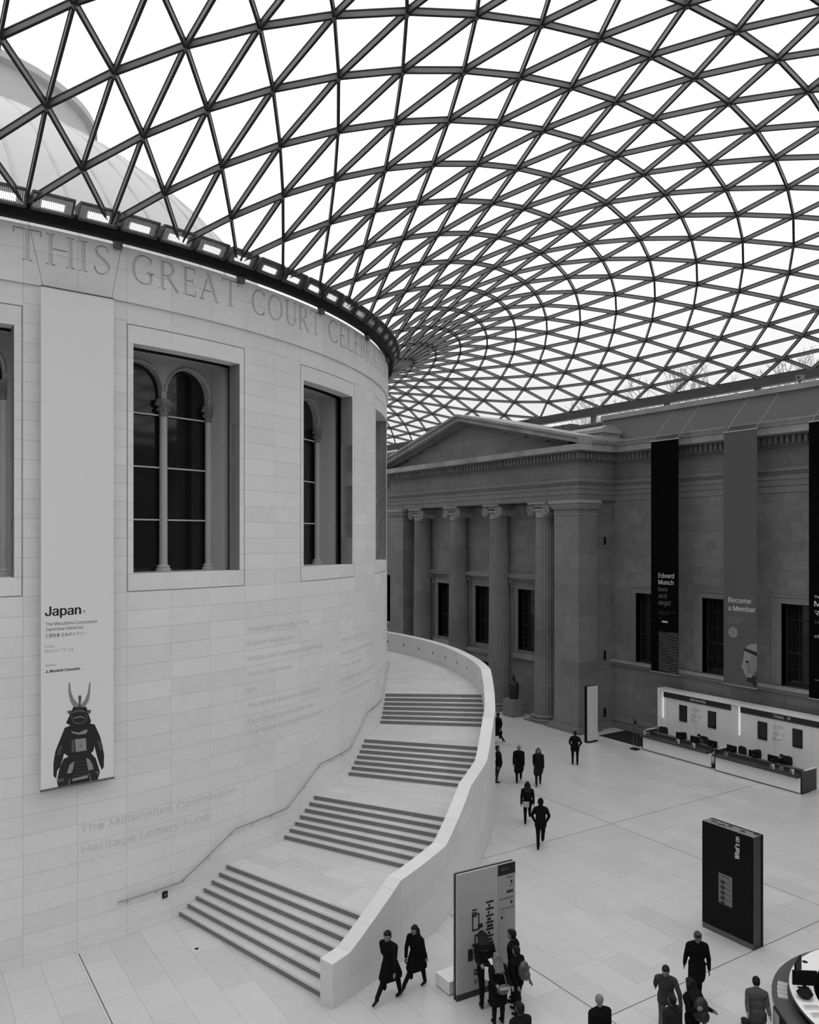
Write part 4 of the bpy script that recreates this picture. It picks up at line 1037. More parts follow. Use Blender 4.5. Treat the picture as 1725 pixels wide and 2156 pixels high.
def b2p(name, pts, m, d):
    q = [((p[0] - 1105) / 275 * 1.86, (p[1] - 740) * -.00575 + 0) for p in pts]; ar = sum(p[0] * r[1] - r[0] * p[1] for p, r in zip(q, q[1:] + q[:1]))
    MB().prism(q if ar > 0 else q[::-1], WF(-20.84, 6.25, d), .001).build(name, m, CLO[b2.name])
b2p('print_head', [(1232, 742), (1180, 752), (1145, 780), (1130, 810), (1125, 870), (1118, 905), (1106, 960), (1120, 978), (1128, 985), (1130, 1010), (1145, 1030), (1150, 1070), (1180, 1083), (1215, 1072), (1232, 1030)], M_B2D, .002)
b2p('print_band', [(1130, 790), (1232, 815), (1232, 850), (1130, 815)], mat('near black print', .014), .0035)
b2p('print_cheek', [(1150, 930), (1170, 920), (1185, 960), (1180, 1010), (1160, 1000)], mat('light print', .16), .0035)
b2p('print_eye', [(1135, 905), (1160, 895), (1175, 912), (1150, 920)], mat('near black print', .014), .0035)
b2p('print_beard', [(1150, 1035), (1185, 1040), (1232, 960), (1232, 1030), (1215, 1072), (1180, 1083), (1150, 1070)], mat('near black print', .014), .003)
b2p('print_neck', [(1200, 1075), (1232, 1060), (1232, 1108), (1200, 1108)], mat('near black print', .014), .003)
for k in range(4): b2p('print_lock', [(1185 + k * 12, 850), (1190 + k * 12, 850), (1196 + k * 11, 1020), (1190 + k * 11, 1020)], mat('light print', .16), .0035)
b3 = wall_banner(-24.33, -26.2, 'black banner cut off by the right edge, reading M over a line of script', .004, 'black banner cloth')
wtexts(b3, [('The', -24.59, 8.62, .3, .12, M_B2, .01), ('Manga', -24.59, 8.25, 1.3, .24, M_B2, .02), ('マンガ', -24.59, 7.85, .9, .24, M_B2, .01), ('23 May –', -24.59, 7.48, .8, .12, M_DIM, 0), ('citi', -24.59, 6.83, .35, .14, M_B2, .015), ('Supported by', -24.59, 4.89, .5, .06, M_B2D, 0)])

# ---------------------------------------------------------------- membership and tickets desk
dk = thing('desk_backdrop', 'white lit backdrop wall reading Membership and Tickets', 'desk backdrop', (34.3, -20, 0))
XP = 34.3
bx('panel', M_WHITE, dk, XP, XP + .25, -29.6, -15.3, 0, 2.9)
bx('hood', M_WHITE, dk, XP - .22, XP + .35, -29.6, -15.2, 2.9, 3.05); bx('end_fin', M_WHITE, dk, XP - .22, XP + .25, -15.36, -15.2, .9, 2.9)
bx('middle_fin', M_WHITE, dk, XP - .1, XP, -20.15, -19.78, 0, 2.9)
M_LED = mat('lit led strip', 1, .4, emit=.45)
for y in (-15.42, -20.2): bx('light_strip', M_LED, dk, XP - .06, XP - .02, y - .03, y, 1.4, 2.86)
M_HEAD = mat('charcoal fascia', .03, .35)
for ya, yb in ((-19.77, -15.46), (-29.5, -20.27)): bx('fascia', M_HEAD, dk, XP - .05, XP, ya, yb, 2.57, 2.88)
for k, y in enumerate(np.arange(-28.6, -15.5, .92)): bx('panel_joint', mat('panel seam', .4), dk, XP - .003, XP, y - .004, y + .004, .9, 2.56)
def dtexts(jobs):
    for (tx, y, z, w, h, m, of), me in zip(jobs, text_meshes([(t[0], 1, 0, t[6]) for t in jobs])):
        put_text('lettering', me, m, dk, (np.array((XP - (.056 if h > .12 else .004), y, z)), wu, wv, wn_), width=w, height=h, bold=.02 if of else 0)
dj = [('Membership', -17.26, 2.66, .95, .15, M_WINK, .01), ('Tickets', -22.06, 2.66, .56, .15, M_WINK, .01), ('Membership queries', -15.7, 2.4, .55, .06, M_GREYINK, 0)]
for y in (-17.25, -22.0):
    dj += [('Free unlimited entry', y, 2.24, .55, .055, M_GREYINK, 0), ('to special exhibitions', y, 2.15, .58, .055, M_GREYINK, 0), ('for Members', y, 2.06, .36, .055, M_GREYINK, 0), ('Individual', y, 1.92, .34, .05, M_INK, 0), ('Joint membership', y, 1.85, .36, .05, M_INK, 0), ('Young friends', y, 1.78, .3, .05, M_INK, 0),
           ('Free entry', y, 1.66, .2, .05, M_INK, .01), ('Under 16 and guests', y, 1.59, .5, .05, M_INK, 0), ('Membership', y, 1.52, .28, .05, M_INK, 0), ('Terms apply', y, 1.4, .34, .04, M_PALEINK, 0),
           ('£74', y - .48, 1.92, .09, .05, M_INK, 0), ('£64', y - .48, 1.85, .09, .05, M_INK, 0), ('£20', y - .48, 1.78, .09, .05, M_INK, 0), ('£99', y - .63, 1.92, .09, .05, M_PALEINK, 0), ('£84', y - .63, 1.85, .09, .05, M_PALEINK, 0)]
dtexts(dj)
MB().prism([(0, 0), (.16, 0), (.16, .12), (0, .12)], (np.array((XP - .052, -22.8, 2.68)), wu, wv, wn_), .003).build('pictogram', M_PALEINK, dk)
for k, (ya, yb) in enumerate(((-17.0, -16.52), (-18.82, -18.34), (-21.72, -21.23), (-23.54, -23.06))):
    s = thing('display_screen', ('dark upright screen left of the Membership price list', 'dark upright screen right of the Membership price list', 'dark upright screen left of the Tickets price list', 'dark upright screen right of the Tickets price list')[k], 'screen', (XP, (ya + yb) / 2, 1.45), 'upright screens on the backdrop')
    bx('bezel', M_BLACK, s, XP - .05, XP, ya, yb, 1.45, 2.31); bx('display', mat('screen face', .015, .12), s, XP - .054, XP - .05, ya + .02, yb - .02, 1.47, 2.29)
M_TOP = mat('dark slate counter', .05, .35)
def counter(name, label, x, ya, yb, wing):
    c = thing(name, label, 'counter', (x + .35, (ya + yb) / 2, 0))
    bx('kickboard', M_BLACK, c, x + .08, x + .7, ya + .02, yb - .02, 0, .05)
    k = int((yb - ya) / 1.5); d = (yb - ya) / k
    for i in range(k): bx('front_panel', M_WHITE, c, x, x + .06, ya + d * i + .004, ya + d * (i + 1) - .004, .05, .72)
    bx('public_shelf', M_TOP, c, x - .2, x + .25, ya + .08, yb - .02, .72, .83)
    bx('riser', mat('charcoal laminate', .035, .4), c, x + .25, x + .3, ya + .08, yb - .02, .72, .98); bx('staff_top', M_TOP, c, x + .2, x + .95, ya + .08, yb - .02, .8, .86)
    for y in wing:
        bx('end_wing', mat('charcoal laminate', .035), c, x, x + 1.15, y - .03, y + .03, .05, 1.0); bx('wing_capping', M_WHITE, c, x + .25, x + 1.15, y - .035, y + .035, 1.0, 1.04)
    return c
counter('reception_counter', 'long white counter with dark shelf below the Membership sign', 32.22, -20.05, -15.72, (-15.75,))
counter('reception_counter', 'long white counter with dark shelf below the Tickets sign', 32.08, -24.85, -20.35, (-24.82, -20.38))
def monitor(y, label):
    m = thing('monitor', label, 'monitor', (32.95, y, .86), 'computer monitors on the desks')
    sh_ = bx('back_shell', M_BLACK, m, 32.86, 32.90, y - .27, y + .27, .9, 1.2); bx('maker_plate', M_PALEINK, sh_, 32.857, 32.86, y - .03, y + .03, 1.0, 1.02); bx('screen', mat('screen face', .015), m, 32.90, 32.905, y - .25, y + .25, .92, 1.18)
    bx('stand', M_BLACK, m, 32.9, 32.96, y - .03, y + .03, .87, 1.0); bx('foot', M_BLACK, m, 32.86, 33.02, y - .12, y + .12, .86, .875)
for y, lb in ((-17.7, 'black monitor nearest the end of the Membership counter'), (-18.6, 'middle black monitor on the Membership counter'), (-19.65, 'black monitor at the Tickets end of the Membership counter'), (-20.75, 'black monitor at the near-Membership end of the Tickets counter'), (-21.95, 'middle black monitor on the Tickets counter'), (-22.95, 'black monitor before the seated clerk on the Tickets counter')): monitor(y, lb)
def office_chair(y, x, a, label):
    c = thing('office_chair', label, 'chair', (x, y, 0), 'black office chairs behind the counters'); c.rotation_euler = (0, 0, a); F = mat('black upholstery', .014, .8)
    def part(nm, mb, m=F): 
        me = mb.mesh(nm); me.materials.append(m); shade(me, 40); return link(nm, me, c)
    bp = [(-.23, .56), (.23, .56), (.26, .75), (.24, .98), (.15, 1.05), (-.15, 1.05), (-.24, .98), (-.26, .75)]
    part('backrest', MB().prism(bp, ((.24, 0, 0), (0, 1, 0), (0, 0, 1), (1, 0, 0)), .06))
    part('seat', MB().prism([(-.22, -.24), (.24, -.22), (.24, .22), (-.22, .24)], ((0, 0, .44), (1, 0, 0), (0, 1, 0), (0, 0, 1)), .08))
    part('post', MB().tube([(0, 0, .08), (0, 0, .45)], .03, 8), M_BLACK); part('back_arm', MB().tube([(.1, 0, .45), (.3, 0, .48), (.31, 0, .7)], .02, 6), M_BLACK)
    for k in range(5): part('leg', MB().tube([(0, 0, .09), (.28 * math.cos(k * 1.2566), .28 * math.sin(k * 1.2566), .05)], .022, 6), M_BLACK); part('castor', MB().ball((.28 * math.cos(k * 1.2566), .28 * math.sin(k * 1.2566), .03), .03, 8, 6), M_BLACK)
for y, x, a, lb in ((-15.95, 33.5, .3, 'empty black office chair at the far end of the Membership counter'), (-17.5, 33.5, 1.2, 'black office chair turned sideways behind the Membership monitors'), (-18.45, 33.55, 0, 'black office chair under the clerk at the Membership counter'), (-20.75, 33.4, -.2, 'black office chair at the start of the Tickets counter'), (-21.8, 33.6, 1.2, 'black office chair turned sideways behind the Tickets counter'), (-23.1, 33.6, .3, 'black office chair under the clerk at the Tickets counter')): office_chair(y, x, a, lb)
def holder(y, z, label, white=True, x=32.1):
    h = thing('leaflet_holder', label, 'leaflet holder', (x, y, z), 'leaflet holders on the counters')
    bx('leaflets', M_WINK if white else M_GREYINK, h, x - .02, x + .02, y - .09, y + .05, z + .01, z + .22)
    bx('pocket', M_CLEAR, h, x - .06, x - .05, y - .1, y + .1, z, z + .16); bx('pocket_back', M_CLEAR, h, x + .03, x + .04, y - .1, y + .1, z, z + .26); bx('pocket_base', M_CLEAR, h, x - .06, x + .04, y - .1, y + .1, z, z + .008)
    bx('second_leaflets', M_GREYINK, h, x - .045, x - .025, y - .02, y + .09, z + .01, z + .2)
for y, lb, wt, x in ((-15.95, 'clear leaflet stand at the far end of the Membership counter', 1, 32.12), (-16.2, 'clear holder of pale cards beside the end leaflet stand', 0, 32.12), (-18.15, 'white box of leaflets midway along the Membership counter', 1, 32.12), (-19.1, 'clear holder with a sign near the right of the Membership counter', 1, 32.12),
                     (-21.1, 'clear holder at the left of the Tickets counter', 0, 31.98), (-23.5, 'clear sign holder in front of the Tickets clerk', 1, 31.98), (-23.95, 'dark tray of cards on the Tickets counter', 0, 31.98), (-24.45, 'bright white leaflet box at the right end of the Tickets counter', 1, 31.98)): holder(y, .83, lb, wt, x)

# ---------------------------------------------------------------- free-standing signs
def ifr(): 
    A = np.array((9.74, -29.52, 0)); B = np.array((11.51, -29.62, 0)); u = (B - A) / np.linalg.norm(B - A); return A, u, np.array((0, 0, 1.0)), np.cross(u, (0, 0, 1.0))
IA, iu, iv, inn = ifr()
ib = thing('information_board', 'tall white information board with floor plans and listings', 'information board', tuple(IA + iu * .885))
MB().prism([(0, .0), (1.77, .0), (1.77, 3.1), (0, 3.1)], (IA - inn * .16, iu, iv, inn), .05).build('back_panel', mat('board edge', .07, .5), ib)
MB().prism([(.02, .0), (1.75, .0), (1.75, 3.05), (.02, 3.05)], (IA - inn * .11, iu, iv, inn), .05).build('spine', M_BLACK, ib)
M_BRD = mat('board face', .40, .5)
MB().prism([(0, .16), (1.22, .16), (1.22, 3.1), (0, 3.1)], (IA - inn * .06, iu, iv, inn), .06).build('map_panel', M_BRD, ib)
MB().prism([(1.225, .16), (1.77, .16), (1.77, 3.1), (1.225, 3.1)], (IA - inn * .06, iu, iv, inn), .06).build('listing_panel', mat('board face grey', .33, .5), ib)
IBM = [c for c in ib.children if c.name.startswith('map_panel')][0]; IBL = [c for c in ib.children if c.name.startswith('listing_panel')][0]
MB().prism([(0, 0), (1.77, 0), (1.77, .158), (0, .158)], (IA - inn * .06, iu, iv, inn), .055).build('skirting', mat('charcoal fascia', .03), ib)
def ibp(name, x0, z0, x1, z1, m=M_INK, sk=0): MB().prism([(x0, z0), (x1, z0), (x1, z1), (x0, z1)], (IA + inn * .0, iu, iv, inn), .003).build(name, m, IBM if x0 < 1.22 else IBL)
ibp('title_block', 1.225, 2.82, 1.77, 3.1)
for k in range(8): ibp('listing_bar', .86, 2.22 - .17 * k, 1.09, 2.27 - .17 * k)
for k, (a, b) in enumerate(((.06, .12), (.05, .1), (.03, .14), (.02, .2), (.05, .12), (.03, .18))): ibp('listing_icon', .87 + a, 2.12 - .17 * k, .87 + b, 2.19 - .17 * k)
for z, t in ((2.02, .09), (1.95, .03), (1.86, .05)): ibp('plan_caption', .44, z + .1, .58, z + .14)
def plan(x, z, w, h):
    for b in ((x, z, x + w, z + .04), (x, z + h - .04, x + w, z + h), (x, z, x + .035, z + h), (x + w - .035, z, x + w, z + h)): ibp('floor_plan', *b)
plan(.44, 1.62, .22, .42); ibp('floor_plan', .62, 1.66, .76, .0 + 1.76); ibp('floor_plan', .5, 1.95, .58, 1.99, M_GREYINK)
plan(.52, 1.22, .17, .3); ibp('floor_plan', .32, .9, .46, 1.2); ibp('floor_plan', .46, .92, .66, 1.14, M_GREYINK); ibp('floor_plan', .64, .95, .69, 1.25); ibp('floor_plan', .44, 1.24, .56, 1.3)
plan(.5, .52, .12, .14); ibp('floor_plan', .5, .3, .6, .42, M_GREYINK)
for z in (2.1, 1.3, .45): ibp('plan_scale', .14, z - .15, .145, z, M_GREYINK)
ij = [('Great Court', 1.32, 2.94, .25, .06, M_GREYINK), ('Cloakroom', 1.5, 2.72, .18, .05, M_INK), ('Toilets', 1.58, 2.5, .12, .05, M_INK), ('Tickets and Membership', 1.27, 2.2, .42, .05, M_INK), ('Great Court Restaurant', 1.32, 1.95, .4, .05, M_INK), ('Galleries', 1.32, 1.87, .14, .04, M_GREYINK)]
for (tx, x, z, w, h, m), me in zip(ij, text_meshes([(t[0], 1, 0, 0) for t in ij])): put_text('lettering', me, m, IBL, (IA + inn * .004 + iu * x + iv * z, iu, iv, inn), width=w, height=h)
for x, z in ((1.62, 2.58), (1.5, 2.34), (1.57, 2.34), (1.64, 2.34), (1.62, 2.06), (1.32, 1.72)): ibp('pictogram', x, z, x + .06, z + .07)
bn = thing('bench', 'low white block bench tucked behind the information board', 'bench', (10.2, -28.95, 0))
bx('block', M_WHITE, bn, 9.73, 11.3, -29.2, -28.62, .03, .34); bx('plinth', M_BLACK, bn, 9.78, 11.25, -29.15, -28.67, 0, .03)

wo = thing('whats_on_board', "black upright What's on board standing on the open floor", 'sign board', (18.3, -31.1, 0))
bx('body', mat('charcoal board side', .035, .4), wo, 18.07, 18.40, -31.95, -30.3, 0, 3.08); bx('back_panel', M_BLACK, wo, 18.42, 18.50, -31.96, -30.29, 0, 3.1); wof = bx('front_panel', mat('black glass board', .006, .5, spec=.1), wo, 18.045, 18.07, -31.93, -30.3, .16, 3.1); bx('skirting', mat('board skirting', .10, .5), wo, 18.05, 18.07, -31.95, -30.3, 0, .158)
bx('top_plate', mat('board top plate', .17, .6), wo, 18.05, 18.40, -31.95, -30.3, 3.085, 3.105)
for x, y, s in ((18.2, -30.5, .06), (18.15, -30.75, .09), (18.25, -31.0, .05), (18.2, -31.45, .05), (18.3, -31.8, .06)): MB().tube([(x, y, 3.12), (x + .05, y - s * 2, 3.13), (x - .04, y - s * 3, 3.12)], .012, 5).build('cable', M_BLACK, wo)
wtj = [("What's on", 1, 0)]
me = text_meshes([("What's on", 1, 0, .012)])[0]
put_text('lettering', me, M_WINK, wof, (np.array((18.04, -31.53, 2.36)), np.array((0, 0, 1.0)), np.array((0, 1.0, 0)), wn_), width=.62, height=.15, bold=.025)
wop = bx('poster', mat('grey poster', .16, .5), wo, 18.040, 18.044, -31.30, -30.86, .93, 1.78)
for k in range(5):
    z = 1.6 - k * .15; bx('poster_picture', M_ARM, wop, 18.036, 18.04, -31.06, -30.93, z - .1, z); bx('poster_text', M_ARM2, wop, 18.036, 18.04, -31.26, -31.1, z - .08, z - .04)
bx('poster_head', M_ARM, wop, 18.036, 18.04, -31.2, -30.95, 1.7, 1.72)
bx('door_seam', mat('seam', .02), wo, 18.042, 18.045, -30.84, -30.835, .5, 2.0)

py = thing('pylon_sign', 'slim tall white pylon sign near the corner pier', 'pylon sign', (31.1, -13.1, 0))
bx('face', mat('white sign face', .62, .5), py, 30.78, 31.5, -13.2, -13.1, .1, 3.1); bx('back', M_BLACK, py, 30.72, 31.5, -13.08, -12.95, 0, 3.12); bx('skirting', M_BLACK, py, 30.76, 31.5, -13.2, -13.08, 0, .1)
ps = thing('sign_stand', 'thin clear-topped sign stand on a dark square base', 'sign stand', (31.9, -15.5, 0))
bx('base', M_BLACK, ps, 31.72, 32.06, -15.72, -15.32, 0, .06)
for y in (-15.66, -15.4): MB().tube([(31.9, y, .05), (31.9, y, 1.7)], .012, 6).build('leg', M_STEEL, ps)
bx('sign', M_CLEAR, ps, 31.89, 31.91, -15.7, -15.36, 1.05, 1.7); bx('sign_print', M_BLACK, ps, 31.885, 31.89, -15.6, -15.46, 1.35, 1.55)
mt = thing('floor_mat', 'black entrance mat on the floor beside the corner pier', 'mat', (33.6, -13.2, 0)); bx('pile', mat('black mat', .01, .95), mt, 32.6, 34.75, -15.2, -12.3, .0, .012); bx('edging', M_BLACK, mt, 32.55, 34.78, -15.25, -12.25, 0, .006)

pl = thing('statue_plinth', 'grey stone cube plinth under the dark statue', 'plinth', (31.95, -5.6, 0))
PLM = mat('grey plinth', .20, .7, noise=[(3, .1)])
for y0, y1 in ((-6.0, -5.12),): bx('block', PLM, pl, 31.42, 32.4, -6.0, -5.0, .03, 1.06); bx('shadow_base', M_BLACK, pl, 31.46, 32.36, -5.96, -5.04, 0, .03)
stt = thing('statue', 'dark stone figure with a small head on the grey plinth', 'statue', (31.95, -5.5, 1.06)); SM = mat('dark basalt', .02, .6, noise=[(5, .3)])
MB().lathe([(.27, 0), (.29, .3), (.33, .7), (.31, .95), (.22, 1.08), (.1, 1.13), (.08, 1.2)], (31.95, -5.5, 1.06), 20).build('torso', SM, stt, smooth=40)
MB().ball((31.93, -5.5, 2.42), (.12, .11, .17), 14, 10).ball((31.82, -5.5, 2.40), (.03, .03, .05), 6, 5).build('head', SM, stt, smooth=50)

# ---------------------------------------------------------------- round information desk at the lower right
IC = np.array((16.78, -37.24))
ids = thing('information_desk', 'round information desk with white inner top and dark shelf', 'information desk', (IC[0], IC[1], 0))
def ring(name, r0, r1, z0, z1, m, n=144, a0=0, a1=360, dx=0):
    mb = MB().arc(r0, r1, a0, a1, z0, z1, n); mb.v = [(p[0] + IC[0] + dx, p[1] + IC[1] - dx, p[2]) for p in mb.v]; return mb.build(name, m, ids)
ring('body', 2.75, 3.1, .05, .95, M_WHITE); ring('kickboard', 2.8, 3.0, 0, .05, M_BLACK)
ring('public_shelf', 2.75, 3.28, .98, 1.05, mat('grey slate shelf', .075, .4)); ring('shelf_rim', 3.2, 3.26, .93, .98, M_BLACK)
ring('desk_top', 2.42, 2.92, 1.26, 1.30, M_WHITE); ring('riser', 2.78, 2.84, 1.05, 1.26, M_BLACK); ring('inner_front', 2.44, 2.5, .0, 1.26, M_BLACK)
ring('desk_rim', 2.92, 2.935, 1.255, 1.305, M_STEEL); ring('floor_mat', 0.05, 2.42, .0, .02, M_BLACK)
def on_desk(r, a): return IC[0] + r * math.cos(rad(a)), IC[1] + r * math.sin(rad(a))
for a, r, z, lb, ang in ((118, 2.74, 1.30, 'black monitor on the round desk nearest the shelf rim', 1.9), (128, 2.62, 1.30, 'large black monitor on the round desk beside the bowl', .9)):
    x, y = on_desk(r, a); m = thing('monitor', lb, 'monitor', (x, y, z), 'monitors on the round desk'); m.rotation_euler = (0, 0, ang)
    for nm, b, mm in (('back_shell', (-.02, .02, -.26, .26, .1, .42), M_BLACK), ('screen', (.02, .025, -.24, .24, .12, .40), mat('screen face', .015)), ('stand', (-.03, .03, -.03, .03, .01, .2), M_BLACK), ('foot', (-.1, .1, -.12, .12, 0, .015), M_BLACK)):
        me = MB().box(*b).mesh(nm); me.materials.append(mm); link(nm, me, m)
x, y = on_desk(2.68, 135.5); bw = thing('bowl', 'black bowl on the white top of the round desk', 'bowl', (x, y, 1.30)); MB().lathe([(.06, 0), (.14, .05), (.17, .1), (.155, .1), (.12, .05), (.03, .02)], (x, y, 1.30), 20, cap=False).build('shell', M_BLACK, bw, smooth=40); MB().lathe([(.05, 0), (.05, .012)], (x, y, 1.298), 16).build('foot', M_BLACK, bw)
x, y = on_desk(2.78, 100); cg = thing('cable_grommet', 'small black cable grommet in the white round desktop', 'grommet', (x, y, 1.30)); MB().lathe([(.05, 0), (.05, .01)], (x, y, 1.30), 16).build('cap', M_BLACK, cg); MB().lathe([(.062, 0), (.062, .005)], (x, y, 1.30), 16).build('rim', M_BLACK, cg)
for k, (a, r, z, lb) in enumerate(((82, 3.1, 1.05, 'white leaflet stack on the shelf farthest round the desk'), (88.5, 3.1, 1.05, 'white leaflet stack on the far part of the desk shelf'), (117.5, 3.06, 1.05, 'leaflet stack at the head of the shelf row beside the monitors'), (121, 3.06, 1.05, 'second leaflet stack of the shelf row beside the monitors'), (124.5, 3.06, 1.05, 'third leaflet stack of the shelf row beside the monitors'), (128, 3.06, 1.05, 'fourth leaflet stack of the shelf row, beside the bowl'), (144, 2.68, 1.30, 'spread of white papers on the desk near the picture corner'), (150, 2.66, 1.30, 'white sheets on the desk at the picture corner'))):
    x, y = on_desk(r, a); s = thing('leaflet_stack', lb, 'leaflets', (x, y, z), 'leaflets on the round desk'); s.rotation_euler = (0, 0, rad(a))
    w = .1 if k < 6 else .16
    for nm, b, mm in (('paper', (-w, w, -.07, .07, 0, .03), M_WINK), ('cover', (-w + .01, w - .01, -.06, .06, .03, .033), M_PALEINK)):
        me = MB().box(*b).mesh(nm); me.materials.append(mm); link(nm, me, s)
x, y = on_desk(3.32, 143); lr = thing('leaflet_rack', 'framed notice and black leaflet rack on the outside of the round desk', 'leaflet rack', (x, y, .3)); lr.rotation_euler = (0, 0, rad(143))
for nm, b, mm in (('rack_back', (0, .05, -.25, .9, .3, .85), M_BLACK), ('notice', (.055, .06, -.2, .1, .36, .8), M_PALEINK), ('notice_frame', (.05, .055, -.24, .14, .32, .84), M_STEEL)):
    me = MB().box(*b).mesh(nm); me.materials.append(mm); link(nm, me, lr)
# ---------------------------------------------------------------- people
M_SKIN = mat('skin', .20, .6, spec=.2); M_HAIR = mat('dark hair', .012, .6, spec=.15); M_SHOE = mat('dark shoe', .008, .6, spec=.15); M_EYE = mat('eye and lip', .03, .4)
def rotx(v, a): c, s = math.cos(a), math.sin(a); return np.array((v[0], v[1] * c + v[2] * s, -v[1] * s + v[2] * c))   # positive a swings a hanging limb forward
PEOPLE = []
class Fig:
    def __init__(s): s.p = []
    def cap(s, a, b, ra, rb, m): s.p.append(('c', np.array(a, float), np.array(b, float), ra, rb, m))
    def ell(s, c, r, m): s.p.append(('e', np.array(c, float), np.array(r, float), 0, 0, m))
    def mesh(s, name):
        mb = MB()
        for k, a, b, ra, rb, m in s.p:
            if k == 'e': mb.ball(a, tuple(b), 14, 10)
            else:
                d = b - a; L = np.linalg.norm(d) + 1e-9; d = d / L
                pts = [a - d * ra * .97, a - d * ra * .7, a, b, b + d * rb * .7, b + d * rb * .97]; mb.tube(pts, [ra * .2, ra * .7, ra, rb, rb * .7, rb * .2], 10)
        return mb.mesh(name)
    def classify(s, me, mats):
        n_ = len(me.polygons); c = np.empty(n_ * 3); me.polygons.foreach_get('center', c); c = c.reshape(-1, 3); best = np.full(n_, 1e9); idm = np.zeros(n_, int)
        for k, a, b, ra, rb, m in s.p:
            if k == 'e': d = (np.linalg.norm((c - a) / b, axis=1) - 1) * b.min()
            else:
                ab = b - a; t = np.clip(((c - a) @ ab) / (ab @ ab + 1e-9), 0, 1); d = np.linalg.norm(c - a - t[:, None] * ab, axis=1) - (ra + (rb - ra) * t)
            w = d < best; best[w] = d[w]; idm[w] = m
        me.materials.clear()
        for q in mats: me.materials.append(q)
        me.polygons.foreach_set('material_index', idm.tolist()); me.polygons.foreach_set('use_smooth', [True] * n_)
def person(label, x, y, face, h=1.74, legs=((8, 6), (-8, 6)), arms=((5, 6, 12), (-5, 6, 12)), lean=3, coat='short', cols=(.012, .014), hair='short', bow=0, vox=.0125, hairm=None, z=0, spread=0):
    f = Fig(); SK, HR, CO_, TR_, SH, EY = range(6)
    # legs
    hips = [np.array((sg * (.09 + spread), 0, -.02)) for sg in (-1, 1)]; ank = []; low = 9
    L = []
    for (a, k), hp in zip(legs, hips):
        a, k = rad(a), rad(k); kn = hp + rotx((0, 0, -.43), a); an = kn + rotx((0, 0, -.42), a - k); L.append((hp, kn, an)); low = min(low, an[2])
    pz = .075 - low
    for hp, kn, an in L:
        o = np.array((0, 0, pz)); hp, kn, an = hp + o, kn + o, an + o
        f.cap(hp, kn, .102, .07, TR_); f.cap(kn, an + (0, 0, .02), .068, .052, TR_); f.ell(kn + (0, -.035, -.13), (.055, .05, .12), TR_)
        tilt = min(.05, max(0, an[2] - .075) * .35); f.cap(an + (0, -.035, -.03), an + (0, .15, -.04 - tilt), .04, .034, SH); f.cap(an, an + (0, .02, -.03), .045, .04, SH)
    pel = np.array((0, 0, pz)); l = rad(lean); U = np.array((0, math.sin(l), math.cos(l))); at = lambda d, dx=0, dy=0: pel + U * d + np.array((dx, dy, 0))
    f.ell(at(.02), (.18, .135, .15), TR_ if coat == 'none' else CO_); f.ell(at(.17), (.182, .14, .19), CO_); f.ell(at(.33), (.20, .148, .20), CO_)
    f.cap(at(.445, -.15), at(.445, .15), .086, .086, CO_); f.cap(at(.40, -.13, -.03), at(.40, .13, -.03), .1, .1, CO_)
    for sg in (-1, 1): f.cap(at(.515, sg * .03), at(.45, sg * .16), .055, .075, CO_)
    if coat != 'none':                                               # the coat's skirt wraps both legs
        for k in range(10 if coat == 'long' else 4):
            t = .095 * k; qs = [hp + (kn - hp) * t + (0, 0, pz + .02) for hp, kn, an in L]; f.cap(qs[0] * (.85, 1, 1), qs[1] * (.85, 1, 1), .128 + .0025 * k, .128 + .0025 * k, CO_)
    # head
    hb = rad(lean + bow); HU = np.array((0, math.sin(hb), math.cos(hb))); HF = np.array((0, math.cos(hb), -math.sin(hb)))
    nk = at(.50); hc = nk + HU * .175 + HF * .02
    f.cap(nk - U * .03, nk + HU * .09, .058, .052, SK); f.cap(at(.46), at(.51), .085, .07, CO_)
    RR = np.array((.082, .10, .114)); f.ell(hc - HF * .022 + HU * .025, (.084, .094, .094), SK)
    f.ell(hc, RR, SK); f.ell(hc + HF * .05 - HU * .07, (.05, .045, .045), SK)
    f.cap(hc + HF * .095 + HU * .01, hc + HF * .112 - HU * .018, .008, .014, SK)
    for sg in (-1, 1):
        f.ell(hc + np.array((sg * .08, 0, 0)) - HU * .005, (.012, .022, .032), SK); f.ell(hc + np.array((sg * .031, 0, 0)) + HF * .086 + HU * .012, (.014, .010, .009), EY)
    f.ell(hc + HF * .092 - HU * .052, (.024, .010, .008), EY)
    if hair == 'hood': f.ell(hc - HF * .02 + HU * .012, (.105, .116, .138), CO_); f.cap(at(.47, 0, -.06), at(.56, 0, -.05), .08, .085, CO_)
    # arms and hands
    for sg, arm in zip((-1, 1), arms):
        fl, ab, el = arm[:3]; inw = arm[3] if len(arm) > 3 else None
        sh = at(.44, sg * .19); b = rad(ab); d1 = rotx((0, 0, -1), rad(fl)) * math.cos(b) + np.array((sg * math.sin(b), 0, 0))
        eb = sh + d1 * .29; d2 = rotx((0, 0, -1), rad(fl + el)) * math.cos(b * .3) + np.array((sg * math.sin(b * .3) * (1 if el < 60 else -1), 0, 0)); 
        if inw: d2 = rotx((0, 0, -1), rad(fl + el)) * math.cos(rad(inw)) + np.array((-sg * math.sin(rad(inw)), 0, 0))
        d2 /= np.linalg.norm(d2); wr = eb + d2 * .25
        f.cap(sh, eb, .072, .057, CO_); f.cap(eb, wr, .057, .043, CO_)
        f.cap(wr, wr + d2 * .03, .026, .026, SK); pc = wr + d2 * .07; sd = np.array((0, 1.0, 0)); sd -= d2 * (sd @ d2); sd /= np.linalg.norm(sd) + 1e-9
        f.cap(pc - sd * .022, pc + sd * .022, .024, .024, SK); f.cap(pc - d2 * .03, pc + d2 * .015, .028, .03, SK)
        cur = np.array((-sg * .35, 0, 0))
